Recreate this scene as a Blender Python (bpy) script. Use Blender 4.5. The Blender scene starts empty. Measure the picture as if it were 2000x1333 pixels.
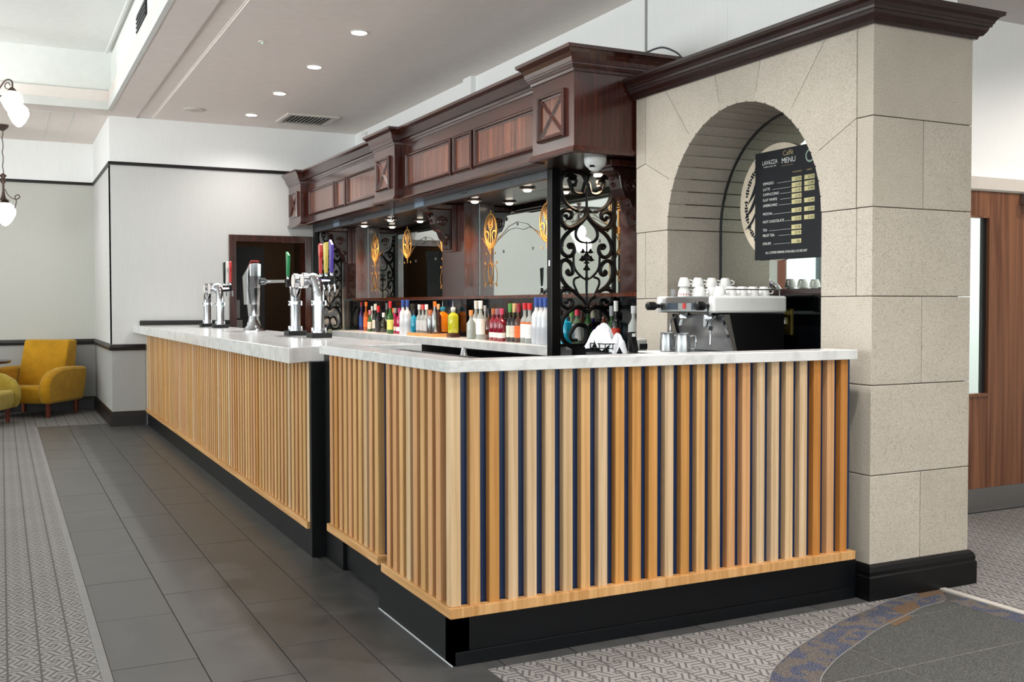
import bpy, bmesh, math, random
from math import pi, sin, cos, radians as R
from mathutils import Vector, Matrix
random.seed(7)
SC = bpy.context.scene
COL = SC.collection

# ------------------------------------------------------------------ camera, world, lights, exposure
cd = bpy.data.cameras.new('camera'); cam = bpy.data.objects.new('camera', cd); COL.objects.link(cam); SC.camera = cam
cd.sensor_width = 36; cd.lens = 36.016; cd.shift_y = -0.00756; cd.clip_start = .05; cd.clip_end = 200
yaw, pitch, roll = R(26.51), R(1.563), R(-.0895)
fw = Vector((sin(yaw)*cos(pitch), cos(yaw)*cos(pitch), -sin(pitch)))
rt = Vector((cos(yaw), -sin(yaw), 0)); up = rt.cross(fw)
rt = rt*cos(roll) + up*sin(roll); up = rt.cross(fw)
M = Matrix((rt, up, -fw)).transposed().to_4x4(); M.translation = Vector((0, 0, 1.35)); cam.matrix_world = M

SC.view_settings.view_transform = 'Standard'; SC.view_settings.look = 'None'
SC.view_settings.gamma = 1; SC.view_settings.use_curve_mapping = False
SC.view_settings.exposure = 0.18
cy = SC.cycles
cy.use_denoising = True; cy.max_bounces = 8; cy.diffuse_bounces = 4; cy.glossy_bounces = 5; cy.transmission_bounces = 6
cy.sample_clamp_indirect = 6; cy.caustics_reflective = False; cy.caustics_refractive = False; cy.blur_glossy = .5

W = bpy.data.worlds.new('sky'); SC.world = W; W.use_nodes = True
W.node_tree.nodes['Background'].inputs[0].default_value = (.93, .97, 1, 1)
W.node_tree.nodes['Background'].inputs[1].default_value = 1.6

def area(name, loc, rot, sx, sy, power, col=(1, 1, 1), spread=180):
    l = bpy.data.lights.new(name, 'AREA'); l.shape = 'RECTANGLE'; l.size = sx; l.size_y = sy; l.energy = power; l.color = col
    l.spread = R(spread)
    o = bpy.data.objects.new(name, l); COL.objects.link(o); o.location = loc; o.rotation_euler = rot; return o
def spot(name, loc, power, col, ang=100, blend=.6, size=.04):
    l = bpy.data.lights.new(name, 'SPOT'); l.energy = power; l.color = col; l.spot_size = R(ang); l.spot_blend = blend
    l.shadow_soft_size = size
    o = bpy.data.objects.new(name, l); COL.objects.link(o); o.location = loc; return o
DAY = (.93, .97, 1); WARM = (1, .97, .94); WARMER = (1, .72, .48)
# daylight of the tall windows in the wall left of the camera and in the wall behind it
for wy, pw in ((-2.6, 36), (1.2, 38), (5.0, 76), (8.8, 290)):
    area('window_daylight', (-6.85, wy, 1.75), (0, R(-124), 0), 2.3, 2.6, pw, DAY)
for wx in (-4.0, 0.2, 4.4):
    area('window_daylight', (wx, -4.85, 1.75), (R(124), 0, 0), 2.8, 2.3, 95, DAY)
for px, py, pe in ((-3.2, 1.5, 60), (-3.2, 5.5, 60), (-2.4, 9.8, 85)):      # unseen fill lights added left of view to brighten ceiling and upper walls
    l = bpy.data.lights.new('hall_fill_light', 'POINT'); l.energy = pe; l.color = (1, 1, 1); l.shadow_soft_size = .35
    o = bpy.data.objects.new('hall_fill_light', l); COL.objects.link(o); o.location = (px, py, 2.5)
DOWN_Y = [.06, 1.33, 2.6, 3.86, 5.13, 6.4, 7.67, 8.94, 10.2, 11.48]

# ------------------------------------------------------------------ helpers
class MB:
    def __init__(s): s.v = []; s.f = []; s.m = []
    def add(s, vs, fs, mi=0):
        b = len(s.v); s.v += [tuple(v) for v in vs]
        for f in fs: s.f.append(tuple(b+i for i in f)); s.m.append(mi)
        return s
    def box(s, x0, x1, y0, y1, z0, z1, mi=0):
        return s.add([(x0,y0,z0),(x1,y0,z0),(x1,y1,z0),(x0,y1,z0),(x0,y0,z1),(x1,y0,z1),(x1,y1,z1),(x0,y1,z1)],
            [(0,3,2,1),(4,5,6,7),(0,1,5,4),(1,2,6,5),(2,3,7,6),(3,0,4,7)], mi)
    def prism(s, poly, ax, a0, a1, mi=0):
        n = len(poly)
        def P(p, a): return (a,p[0],p[1]) if ax == 'x' else (p[0],a,p[1]) if ax == 'y' else (p[0],p[1],a)
        vs = [P(p,a0) for p in poly]+[P(p,a1) for p in poly]
        return s.add(vs, [tuple(range(n)), tuple(range(2*n-1,n-1,-1))]+[(i,(i+1)%n,n+(i+1)%n,n+i) for i in range(n)], mi)
    def lathe(s, prof, c=(0,0,0), n=16, mi=0, sq=None):
        vs = []; m = len(prof)
        for r, z in prof:
            for k in range(n):
                a = 2*pi*k/n; x, y = cos(a), sin(a)
                if sq: q = (abs(x)**sq+abs(y)**sq)**(-1/sq); x, y = x*q, y*q
                vs.append((c[0]+r*x, c[1]+r*y, c[2]+z))
        fs = [(j*n+k, j*n+(k+1)%n, (j+1)*n+(k+1)%n, (j+1)*n+k) for j in range(m-1) for k in range(n)]
        if prof[0][0] > 1e-5: fs.append(tuple(range(n-1,-1,-1)))
        if prof[-1][0] > 1e-5: fs.append(tuple((m-1)*n+k for k in range(n)))
        return s.add(vs, fs, mi)
    def tube(s, pts, r, n=6, closed=False, mi=0, flat=1.0, fdir=None):
        pts = [Vector(p) for p in pts]; m = len(pts); vs = []; rs = r if isinstance(r, (list,tuple)) else [r]*m
        pu = None
        for i, p in enumerate(pts):
            a = pts[i-1] if (i or closed) else p; b = pts[(i+1) % m] if (i < m-1 or closed) else p
            t = (b-a).normalized()
            u = fdir and Vector(fdir) or pu or (Vector((0,0,1)) if abs(t.z) < .9 else Vector((1,0,0)))
            u = (u-t*u.dot(t)); u = u.normalized() if u.length > 1e-6 else t.orthogonal().normalized()
            pu = u; w = t.cross(u)
            for k in range(n):
                g = 2*pi*(k+.5)/n; vs.append(p+(u*cos(g)*flat+w*sin(g))*rs[i])
        fs = [(j*n+k, j*n+(k+1)%n, ((j+1)%m)*n+(k+1)%n, ((j+1)%m)*n+k) for j in range(m if closed else m-1) for k in range(n)]
        if not closed: fs += [tuple(range(n-1,-1,-1)), tuple((m-1)*n+k for k in range(n))]
        return s.add(vs, fs, mi)
    def sweep(s, path, prof, closed=False, mi=0):
        # horizontal path (x,y); profile (outward offset to the right of travel, z); mitred corners
        m = len(path); n = len(prof); vs = []
        for i in range(m):
            p = Vector(path[i]); d0 = d1 = None
            if i or closed: d0 = (p-Vector(path[i-1])).normalized()
            if i < m-1 or closed: d1 = (Vector(path[(i+1)%m])-p).normalized()
            d0 = d0 or d1; d1 = d1 or d0
            n0 = Vector((d0.y,-d0.x)); n1 = Vector((d1.y,-d1.x)); nn = (n0+n1); nn = nn/max(nn.dot(n0), .2)
            for o, z in prof: vs.append((p.x+nn.x*o, p.y+nn.y*o, z))
        fs = [(i*n+k, ((i+1)%m)*n+k, ((i+1)%m)*n+(k+1)%n, i*n+(k+1)%n) for i in range(m if closed else m-1) for k in range(n)]
        if not closed: fs += [tuple(range(n)), tuple((m-1)*n+k for k in range(n-1,-1,-1))]
        return s.add(vs, fs, mi)
    def obj(s, name, mat, parent=None, smooth=False, bevel=0, local=False, loc=None):
        off = Vector((0,0,0)); p = parent
        if not local:
            while p: off += p.location; p = p.parent
        if loc: off = off+Vector(loc)
        me = bpy.data.meshes.new(name)
        me.from_pydata([tuple(Vector(v)-off) for v in s.v], [], s.f)
        for m_ in (mat if isinstance(mat, (list,tuple)) else [mat]): me.materials.append(m_)
        for pl, i in zip(me.polygons, s.m): pl.material_index = i
        bm = bmesh.new(); bm.from_mesh(me); bmesh.ops.recalc_face_normals(bm, faces=bm.faces); bm.to_mesh(me); bm.free()
        o = bpy.data.objects.new(name, me); COL.objects.link(o)
        if parent: o.parent = parent
        if loc: o.location = loc if parent is None or local else Vector(loc)
        if smooth:
            for pl in me.polygons: pl.use_smooth = True
            try: me.set_sharp_from_angle(angle=R(40))
            except Exception: pass
        if bevel:
            b = o.modifiers.new('edge', 'BEVEL'); b.width = bevel; b.segments = 2; b.limit_method = 'ANGLE'; b.angle_limit = R(40)
        return o
def tag(o, label=None, cat=None, group=None, kind=None):
    if label: o['label'] = label
    if cat: o['category'] = cat
    if group: o['group'] = group
    if kind: o['kind'] = kind
    return o
def thing(name, label, cat, loc=(0,0,0), group=None, rz=0):
    o = bpy.data.objects.new(name, None); COL.objects.link(o); o.location = loc; o.rotation_euler = (0,0,rz); o.empty_display_size = .1
    return tag(o, label, cat, group)
def struct(o): o['kind'] = 'structure'; return o
def copy_tree(o, parent=None):
    c = o.copy(); COL.objects.link(c); c.parent = parent
    for ch in list(o.children): copy_tree(ch, c)
    return c
def inst(src, name, parent, loc, color=None):
    o = bpy.data.objects.new(name, src); COL.objects.link(o); o.parent = parent; o.location = loc
    if color: o.color = (*color, 1)
    return o
def smoothpts(P, k=5):
    P = [Vector(p) for p in P]; out = []
    for i in range(len(P)-1):
        a, b, c, d = P[max(i-1,0)], P[i], P[i+1], P[min(i+2,len(P)-1)]
        for j in range(k):
            t = j/k
            out.append(.5*((2*b)+(c-a)*t+(2*a-5*b+4*c-d)*t*t+(3*b-a-3*c+d)*t**3))
    return out+[P[-1]]

# ------------------------------------------------------------------ materials
def lin(c):
    if isinstance(c, str):
        c = [int(c[i:i+2],16)/255 for i in (0,2,4)]
        c = [x/12.92 if x <= .04045 else ((x+.055)/1.055)**2.4 for x in c]
    return tuple(c)
class NT:
    def __init__(s, name):
        s.mat = bpy.data.materials.new(name); s.mat.use_nodes = True; s.t = s.mat.node_tree; s.b = s.t.nodes['Principled BSDF']
    def n(s, typ, **kw):
        nd = s.t.nodes.new(typ)
        for k, v in kw.items(): setattr(nd, k, v)
        return nd
    def l(s, a, b): s.t.links.new(a, b)
    def setv(s, sock, v):
        if hasattr(v, 'is_output'): s.l(v, sock)
        else: sock.default_value = v
    def math(s, op, a, b=0.0, c=None):
        nd = s.n('ShaderNodeMath', operation=op); s.setv(nd.inputs[0], a); s.setv(nd.inputs[1], b)
        if c is not None: s.setv(nd.inputs[2], c)
        return nd.outputs[0]
    def mix(s, f, a, b, typ='MIX'):
        nd = s.n('ShaderNodeMix', data_type='RGBA', blend_type=typ)
        s.setv(nd.inputs[0], f); s.setv(nd.inputs[6], a if hasattr(a,'is_output') else (*a,1)); s.setv(nd.inputs[7], b if hasattr(b,'is_output') else (*b,1))
        return nd.outputs[2]
    def coord(s, which='Object', scale=(1,1,1), rnd=0):
        v = s.n('ShaderNodeTexCoord').outputs[which]; mp = s.n('ShaderNodeMapping'); s.l(v, mp.inputs[0]); mp.inputs[3].default_value = scale
        if rnd:
            oi = s.n('ShaderNodeObjectInfo'); s.l(s.math('MULTIPLY', oi.outputs['Random'], rnd), mp.inputs[1])
        return mp.outputs[0]
    def noise(s, vec, scale=5, detail=3, rough=.5, dist=0):
        nd = s.n('ShaderNodeTexNoise'); s.l(vec, nd.inputs['Vector']); nd.inputs['Scale'].default_value = scale
        nd.inputs['Detail'].default_value = detail; nd.inputs['Roughness'].default_value = rough; nd.inputs['Distortion'].default_value = dist
        return nd.outputs[0]
    def ramp(s, f, *stops):
        nd = s.n('ShaderNodeValToRGB'); s.l(f, nd.inputs[0]); e = nd.color_ramp.elements
        while len(e) < len(stops): e.new(.5)
        for el, (p, c) in zip(e, stops): el.position = p; el.color = (*c,1) if len(c) == 3 else c
        return nd.outputs[0]
    def bump(s, h, strength=.2, dist=.01):
        nd = s.n('ShaderNodeBump'); s.l(h, nd.inputs['Height']); nd.inputs['Strength'].default_value = strength; nd.inputs['Distance'].default_value = dist
        s.l(nd.outputs[0], s.b.inputs['Normal']); return s
    def set(s, base=None, rough=None, metal=None, coat=None, spec=None, trans=None, emis=None, ior=None, crough=None):
        B = s.b.inputs
        if base is not None: s.setv(B['Base Color'], base if hasattr(base,'is_output') else (*lin(base),1))
        if rough is not None: s.setv(B['Roughness'], rough)
        if metal is not None: B['Metallic'].default_value = metal
        if coat is not None: B['Coat Weight'].default_value = coat
        if crough is not None: B['Coat Roughness'].default_value = crough
        if spec is not None: B['Specular IOR Level'].default_value = spec
        if trans is not None: B['Transmission Weight'].default_value = trans
        if ior is not None: B['IOR'].default_value = ior
        if emis is not None: B['Emission Color'].default_value = (*emis[0],1); B['Emission Strength'].default_value = emis[1]
        return s
def plain(name, base, rough=.5, metal=0, coat=0, spec=.5, trans=0, var=.06, scale=14, bump=0):
    t = NT(name); c = lin(base)
    f = t.noise(t.coord('Object'), scale, 3)
    t.set(t.ramp(f, (.3, tuple(x*(1-var) for x in c)), (.7, tuple(min(1,x*(1+var)) for x in c))), rough, metal, coat, spec, trans)
    if bump: t.bump(f, bump, .004)
    return t.mat
def slat_mat():
    t = NT('oak_slat'); oi = t.n('ShaderNodeObjectInfo')
    g = t.noise(t.coord('Object', (70,70,1.6), 37), 1, 4, .6, .6)
    g2 = t.noise(t.coord('Object', (14,14,.5), 91), 1, 3, .6, 1.2)
    w = t.n('ShaderNodeTexWave', wave_type='BANDS', bands_direction='X'); t.l(t.coord('Object', (1,1,.06), 53), w.inputs[0])
    w.inputs['Scale'].default_value = 9; w.inputs['Distortion'].default_value = 7; w.inputs['Detail'].default_value = 2; w.inputs['Detail Scale'].default_value = 1.2
    k = t.math('MULTIPLY', t.ramp(g, (.36,(.80,.77,.72)), (.62,(1.04,1.04,1.04))), t.ramp(g2, (.3,(.86,.83,.78)), (.65,(1.05,1.05,1.05))))
    a = t.mix(1.0, oi.outputs['Color'], t.mix(.5, t.ramp(g, (.36,(.78,.72,.62)), (.62,(1.03,1.03,1.03))), t.ramp(w.outputs[1], (.25,(.80,.73,.62)), (.6,(1.03,1.03,1.03)))), 'MULTIPLY')
    a = t.mix(1.0, a, t.ramp(g2, (.3,(.88,.84,.78)), (.65,(1.05,1.05,1.05))), 'MULTIPLY')
    t.set(a, .42, spec=.35); t.bump(g, .12, .002); return t.mat
def mahog(name, c0, c1, rough=.28, coat=.35, sc=(30,30,1.5), dist=1.0, axis=None):
    t = NT(name); g = t.noise(t.coord('Object', sc, 11), 1, 4, .55, dist)
    t.set(t.ramp(g, (.32, lin(c0)), (.68, lin(c1))), rough, coat=coat, crough=.15); t.bump(g, .05, .002); return t.mat
def marble():
    t = NT('white_marble'); v = t.coord('Object', (1,1,1))
    n1 = t.noise(v, 2.2, 6, .6, 1.6); n2 = t.noise(v, 9, 5, .6, .8)
    vein = t.ramp(n1, (.44,(.74,.73,.72)), (.5,(.56,.555,.55)), (.56,(.75,.74,.73)))
    t.set(t.mix(.35, vein, t.ramp(n2, (.35,(.62,.615,.61)), (.6,(.78,.77,.76)))), .16, spec=.5); return t.mat
def stone():
    t = NT('sandstone'); oi = t.n('ShaderNodeObjectInfo'); v = t.coord('Object', (1,1,1), 9)
    f = t.noise(v, 190, 2, .7); b = t.noise(v, 3.0, 4, .6)
    a = t.ramp(f, (.28, lin('938A7D')), (.45, lin('BBB2A6')), (.62, lin('C6BDB2')), (.8, lin('D2CBC2')))
    a = t.mix(1, a, t.ramp(b, (.3,(.92,.91,.89)), (.7,(1.04,1.03,1.02))), 'MULTIPLY')
    a = t.mix(1, a, t.ramp(oi.outputs['Random'], (0,(.95,.95,.94)), (1,(1.03,1.03,1.03))), 'MULTIPLY')
    t.set(a, .8, spec=.25); t.bump(f, .25, .002); return t.mat
def tile_mat():
    t = NT('slate_tile'); v = t.coord('Object', (1,1,1), 23)
    n1 = t.noise(v, 5, 6, .65, .4); n2 = t.noise(v, 60, 3, .6)
    vo = t.n('ShaderNodeTexVoronoi', feature='DISTANCE_TO_EDGE'); vo.inputs['Scale'].default_value = 4.2
    wv = t.n('ShaderNodeMix', data_type='RGBA'); wv.inputs[0].default_value = .22
    nz = t.n('ShaderNodeTexNoise'); t.l(v, nz.inputs['Vector']); nz.inputs['Scale'].default_value = 6
    t.l(v, wv.inputs[6]); t.l(nz.outputs[1], wv.inputs[7]); t.l(wv.outputs[2], vo.inputs['Vector'])
    crack = t.math('MULTIPLY', t.math('LESS_THAN', vo.outputs['Distance'], .006), t.math('GREATER_THAN', n1, .52))
    a = t.ramp(n1, (.3, lin('424242')), (.7, lin('545352')))
    a = t.mix(t.math('MULTIPLY', crack, .3), a, lin('3A3937'))
    t.set(a, t.math('ADD', t.math('MULTIPLY', n1, .2), .30), spec=.5); t.bump(n2, .08, .002); return t.mat
def carpet_mat():
    # interlocking three-way weave: hexagon cells split in three sectors of parallel strands
    t = NT('weave_carpet'); s = .112
    tc = t.n('ShaderNodeTexCoord').outputs['Object']; sep = t.n('ShaderNodeSeparateXYZ'); t.l(tc, sep.inputs[0])
    x = t.math('DIVIDE', sep.outputs[0], s); y = t.math('DIVIDE', sep.outputs[1], s)
    def cell(ox, oy):
        ax = t.math('SUBTRACT', t.math('FLOORED_MODULO', t.math('SUBTRACT', x, ox), 1.0), .5)
        ay = t.math('SUBTRACT', t.math('FLOORED_MODULO', t.math('SUBTRACT', y, oy), 1.7320508), .8660254)
        return ax, ay, t.math('ADD', t.math('MULTIPLY', ax, ax), t.math('MULTIPLY', ay, ay))
    ax, ay, al = cell(0, 0); bx, by, bl = cell(.5, .8660254)
    near = t.math('LESS_THAN', al, bl)
    gx = t.math('ADD', bx, t.math('MULTIPLY', near, t.math('SUBTRACT', ax, bx)))
    gy = t.math('ADD', by, t.math('MULTIPLY', near, t.math('SUBTRACT', ay, by)))
    ang = t.math('FLOORED_MODULO', t.math('ADD', t.math('ARCTAN2', gy, gx), R(30)), 2*pi)
    sec = t.math('FLOOR', t.math('DIVIDE', ang, 2*pi/3))
    dirn = t.math('ADD', t.math('MULTIPLY', sec, 2*pi/3), R(30)-R(30)+R(60))
    st = t.math('ADD', t.math('MULTIPLY', gx, t.math('SINE', dirn)), t.math('MULTIPLY', gy, t.math('MULTIPLY', t.math('COSINE', dirn), -1)))
    fr = t.math('FLOORED_MODULO', t.math('MULTIPLY', st, 4.5), 1.0)
    line = t.math('LESS_THAN', fr, .34)
    col_ = t.math('LESS_THAN', t.math('FLOORED_MODULO', x, 1.0), .07); line = t.math('MAXIMUM', line, col_)
    fz = t.noise(tc, 420, 2, .7); big = t.noise(tc, 2.2, 3)
    a = t.mix(line, lin('918E8C'), lin('5F5D5D'))
    a = t.mix(1, a, t.ramp(fz, (.25,(.72,.72,.72)), (.75,(1.14,1.13,1.12))), 'MULTIPLY')
    a = t.mix(1, a, t.ramp(big, (.3,(.93,.93,.93)), (.7,(1.03,1.03,1.03))), 'MULTIPLY')
    t.set(a, .95, spec=.1); t.bump(t.math('SUBTRACT', t.math('MULTIPLY', fz, .6), line), .5, .004); return t.mat
def fleck(name, cols, scale, rough=.9):
    t = NT(name); v = t.coord('Object'); f = t.noise(v, 260, 1.5, .6)
    t.set(t.ramp(f, *[(.34+.32*i/(len(cols)-1), lin(c)) for i, c in enumerate(cols)]), rough, spec=.2); t.bump(f, .2, .002); return t.mat
def border_mat():
    t = NT('flecked_border'); v = t.coord('Object'); f = t.noise(v, 190, 2, .7); b = t.noise(v, 13, 1)
    a = t.ramp(f, (.36, lin('1E2740')), (.5, lin('3C4258')), (.62, lin('6A6866')))
    c = t.ramp(f, (.36, lin('2E2D30')), (.5, lin('57504C')), (.62, lin('777069')))
    t.set(t.mix(t.ramp(b, (.46,(0,0,0)), (.54,(1,1,1))), a, c), .95, spec=.1); t.bump(f, .3, .003); return t.mat
def wall_mat(name, c):
    t = NT(name); v = t.coord('Object'); f = t.noise(v, 130, 2, .6); g = t.noise(t.coord('Object', (90,90,6)), 1, 2); c = lin(c)
    m = t.mix(.5, t.ramp(f, (.3, tuple(x*.965 for x in c)), (.7, tuple(min(1,x*1.03) for x in c))), t.ramp(g, (.3, tuple(x*.965 for x in c)), (.7, tuple(min(1,x*1.03) for x in c))))
    t.set(m, .8, spec=.2); t.bump(f, .06, .002); return t.mat
def velvet(name, c):
    t = NT(name); c = lin(c); f = t.noise(t.coord('Object'), 7, 4, .6)
    t.set(t.ramp(f, (.3, tuple(x*.78 for x in c)), (.7, tuple(x*1.12 for x in c))), .75, spec=.2)
    t.b.inputs['Sheen Weight'].default_value = .5; t.b.inputs['Sheen Tint'].default_value = (1,.85,.4,1); return t.mat
def glow(name, col, strength):
    t = NT(name); t.set((.9,.9,.9), .4, emis=(col, strength)); return t.mat

M_slat = slat_mat(); M_marble = marble(); M_stone = stone(); M_tile = tile_mat(); M_carpet = carpet_mat()
M_rail = mahog('oak_rail', 'B98449', 'D9A871', .42, .05, (2,2,40), .5)
M_railx = mahog('oak_rail_long', 'B98449', 'D9A871', .42, .05, (3,3,50), .5)
M_navy = plain('navy_panel', '10294E', .33, var=.05); M_black = plain('black_paint', '060608', .38, var=.08, spec=.35); M_plinth = plain('plinth_black', '04060A', .38, var=.25, scale=6, spec=.3)
M_matte = plain('matt_black', '08080A', .6); M_gloss = plain('gloss_black', '07080B', .12)
M_mah = mahog('mahogany', '2E120E', '4C241B', .22, .7); M_mahd = mahog('mahogany_dark', '1A0A08', '30150F', .3, .25)
M_ven = mahog('figured_veneer', '3E1F17', '7A4632', .22, .5, (13,13,.6), 2.2)
M_ledge = mahog('ledge_wood', '4A1F10', '7A3A1E', .2, .4)
M_wall = wall_mat('wall_cream', 'D6D5D2'); M_wallw = wall_mat('wall_white', 'FAFAF9'); M_wallg = wall_mat('wall_grey', 'A6A5A2'); M_wallb = wall_mat('wall_beige', 'C6C5BE')
M_ceil = plain('ceiling_paint', 'F2E8E1', .85, var=.02); M_ceilw = plain('ceiling_white', 'E6E6E2', .8, var=.02); M_coff = plain('coffer_paint', 'EEEFEB', .85, var=.02)
M_trim = plain('dark_trim', '130C0C', .4, var=.1); M_white = plain('white_plastic', 'EDEDEA', .35, var=.02); M_cream = plain('cream_plastic', 'D5CDC4', .5, var=.03)
M_chrome = plain('chrome', 'C2C4C8', .1, 1, var=.02); M_steel = plain('brushed_steel', 'B9BABC', .26, 1, var=.06, scale=40); M_alu = plain('aluminium', '8E9194', .35, 1, var=.05)
M_greymet = plain('grey_steel', '6E7176', .4, .6, var=.08); M_iron = plain('wrought_iron', '060607', .5, var=.15, spec=.3); M_gold = plain('gilding', 'BF8E4C', .3, .35, var=.08)
M_brass = plain('brass', 'B9A457', .3, 1, var=.05)
M_mir = NT('mirror').set((.80,.86,.82), .015, 1).mat
M_mira = NT('arch_mirror').set((.82,.88,.83), .015, 1).mat
M_glass = NT('clear_glass').set((.95,1,.98), .02, trans=1, ior=1.45).mat
def thin_glass():
    t = NT('window_glass'); o = t.t.nodes['Material Output']; tr = t.n('ShaderNodeBsdfTransparent'); gl = t.n('ShaderNodeBsdfGlossy'); gl.inputs['Roughness'].default_value = .02
    mx = t.n('ShaderNodeMixShader'); fr = t.n('ShaderNodeFresnel'); fr.inputs[0].default_value = 1.4
    tr.inputs[0].default_value = (.9,.97,.94,1)
    ge = t.n('ShaderNodeNewGeometry'); t.l(t.math('MULTIPLY', fr.outputs[0], t.math('SUBTRACT', 1.0, ge.outputs['Backfacing'])), mx.inputs[0]); t.l(tr.outputs[0], mx.inputs[1]); t.l(gl.outputs[0], mx.inputs[2]); t.l(mx.outputs[0], o.inputs[0]); return t.mat
M_pane = thin_glass()
M_walnut = mahog('walnut_door', '5A3423', '8F5F42', .4, .1, (16,16,.5), 1.6)
M_must = velvet('mustard_velvet', 'C08A12'); M_must2 = velvet('pale_mustard_velvet', 'B59C40'); M_legw = mahog('chair_leg_wood', '5A2414', '83381F', .35, .2)
M_mat_tile = fleck('speckled_granite', ['222323', '383938', '4B4C4A', '656562'], 260, .6); M_border = border_mat()
M_orange = fleck('orange_fleck', ['3E342E', '5E4A3A', '75604A'], 200, .95); M_strip = plain('metal_strip', '7C7A7A', .5, .2); M_grout = plain('grout', 'A7A29A', .9); M_groutd = plain('dark_grout', '3C3A38', .9)
M_cup = plain('porcelain', 'F2F2EF', .18, var=.01); M_paper = plain('paper', 'DDDEE3', .85, var=.03); M_lamp = glow('lamp_glow', (1,.97,.92), 14); M_globe = glow('globe_glow', (1,.98,.94), 3.2); M_spot = glow('spot_glow', (1,.85,.72), 4)
M_menu = plain('menu_board', '0D0F16', .55, var=.1, spec=.3); M_txt = plain('white_lettering', 'E8E8E4', .6); M_txtg = plain('pale_gold_panel', 'CFC591', .6); M_txtd = plain('dark_lettering', '35301C', .6); M_tan = plain('tan_lettering', 'B09A72', .6)
M_disc = plain('cream_disc', 'D8C9B4', .6)
M_brick = plain('brick_red', '8A4A3A', .9, var=.2)
WOOD = {'t': lin('DABB95'), 'p': lin('D9BD9C'), 'h': lin('CC9554'), 'g': lin('D4A873'), 'o': lin('C48543'), 'k': lin('D3A173')}

# ------------------------------------------------------------------ room shell
XM = 3.93        # mirror plane behind the bar and in the arch
def slab(name, mat, x0, x1, y0, y1, z0, z1): return struct(MB().box(x0,x1,y0,y1,z0,z1).obj(name, mat))
floor = slab('floor', M_groutd, -7.2, 9, -5.2, 14.7, -.2, -.004)
cp = MB()
cp.add([(-7.2,-5.2,-.001),(.312,-5.2,-.001),(.312,14.7,-.001),(-7.2,14.7,-.001)], [(0,1,2,3)])
cp.add([(.312,12.56,-.001),(9,12.56,-.001),(9,14.7,-.001),(.312,14.7,-.001)], [(0,1,2,3)])
cp.add([(.345,-5.2,-.001),(9,-5.2,-.001),(9,-.4,-.001),(.345,-.4,-.001)], [(0,1,2,3)])
# carpet in front of the short bar: everything outside the curved stone mat
ARC = [(1.50,-.4),(1.50,.6),(1.63,1.35),(1.92,2.05),(2.18,2.48),(2.44,2.84),(2.70,3.03),(2.981,3.162),(3.20,3.255),(3.436,3.328),(3.62,3.385),(3.811,3.41),(3.98,3.41)]
arc = [tuple(p) for p in smoothpts([(*p,0) for p in ARC], 4)]; arc = [(p[0],p[1]) for p in arc]
poly = [(1.36,-.4)]+arc+[(3.98,3.412),(1.36,3.412)]
cp.add([(x,y,-.001) for x,y in poly], [tuple(range(len(poly)))])
cp.add([(4.0,-.4,-.001),(9,-.4,-.001),(9,4.6,-.001),(4.0,4.6,-.001)], [(0,1,2,3)])
carpet = cp.obj('carpet', M_carpet, floor)
# slate tiles along the bar: four columns of 300 x 645 mm, half-staggered; each its own tile
TG = .003
def tile_piece(x0, x1, y0, y1, mat=M_tile, name='tile'):
    b = .0008; z = 0.0
    vs = [(x0+TG/2,y0+TG/2,-.006),(x1-TG/2,y0+TG/2,-.006),(x1-TG/2,y1-TG/2,-.006),(x0+TG/2,y1-TG/2,-.006)]
    vs += [(x0+TG/2+b,y0+TG/2+b,z),(x1-TG/2-b,y0+TG/2+b,z),(x1-TG/2-b,y1-TG/2-b,z),(x0+TG/2+b,y1-TG/2-b,z)]
    cx, cyy = (x0+x1)/2, (y0+y1)/2
    m = MB().add([(v[0]-cx,v[1]-cyy,v[2]) for v in vs], [(4,5,6,7),(0,1,5,4),(1,2,6,5),(2,3,7,6),(3,0,4,7)])
    o = m.obj(name, mat, floor, local=True); o.location = (cx, cyy, random.uniform(-.0006,.0004)); return o
cols = [(.345,.66,4.02),(.66,.966,4.335),(.966,1.268,4.645),(1.268,1.60,4.325)]
for x0, x1, off in cols:
    y = off-.645*7
    while y < 12.56:
        y0, y1 = max(y, -.4), min(y+.645, 12.56)
        if y1 > 5.4 and x1 > 1.5: x1b = 1.50
        elif x1 > 1.5 and y1 < 3.44: x1b = 1.36
        else: x1b = x1
        if y1-y0 > .05 and x1b-x0 > .03: tile_piece(x0, x1b, y0, y1)
        y += .645
for i in range(7): tile_piece(1.365+i*.31, min(1.365+(i+1)*.31, 3.53), 3.414, 3.56)
MB().box(.31,.345,-5.2,12.56,-.01,.004).obj('edge_strip', M_strip, floor, bevel=.002)
MB().box(3.962,4.0,-.4,3.42,-.01,.006).obj('edge_strip', plain('pale_strip','B0ABA4',.5), floor, bevel=.002)
# curved entrance mat: flecked border band and speckled stone tiles with pale joints
inner = []
for i, (x, y) in enumerate(arc):
    a = arc[max(i-1,0)]; b = arc[min(i+1,len(arc)-1)]; d = Vector((b[0]-a[0],b[1]-a[1])).normalized()
    w = .20-.05*min(1, i/len(arc)*1.2); inner.append((min(x+d.y*w, 3.84), y-d.x*w))
bd = MB(); n = len(arc)
bd.add([(x,y,-.0005) for x,y in arc]+[(x,y,-.0005) for x,y in inner], [(i,i+1,n+i+1,n+i) for i in range(n-1)])
bd.add([(3.84,-.4,-.0005),(3.962,-.4,-.0005),(3.962,3.26,-.0005),(3.84,3.26,-.0005)], [(0,1,2,3)])
bd.obj('flecked_border', M_border, floor)
op = MB()
op.add([(3.50,3.20,0),(3.66,3.25,0),(3.70,3.33,0),(3.52,3.29,0)], [(0,1,2,3)]); op.add([(3.78,3.34,0),(3.95,3.36,0),(3.95,3.41,0),(3.80,3.405,0)], [(0,1,2,3)])
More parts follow.
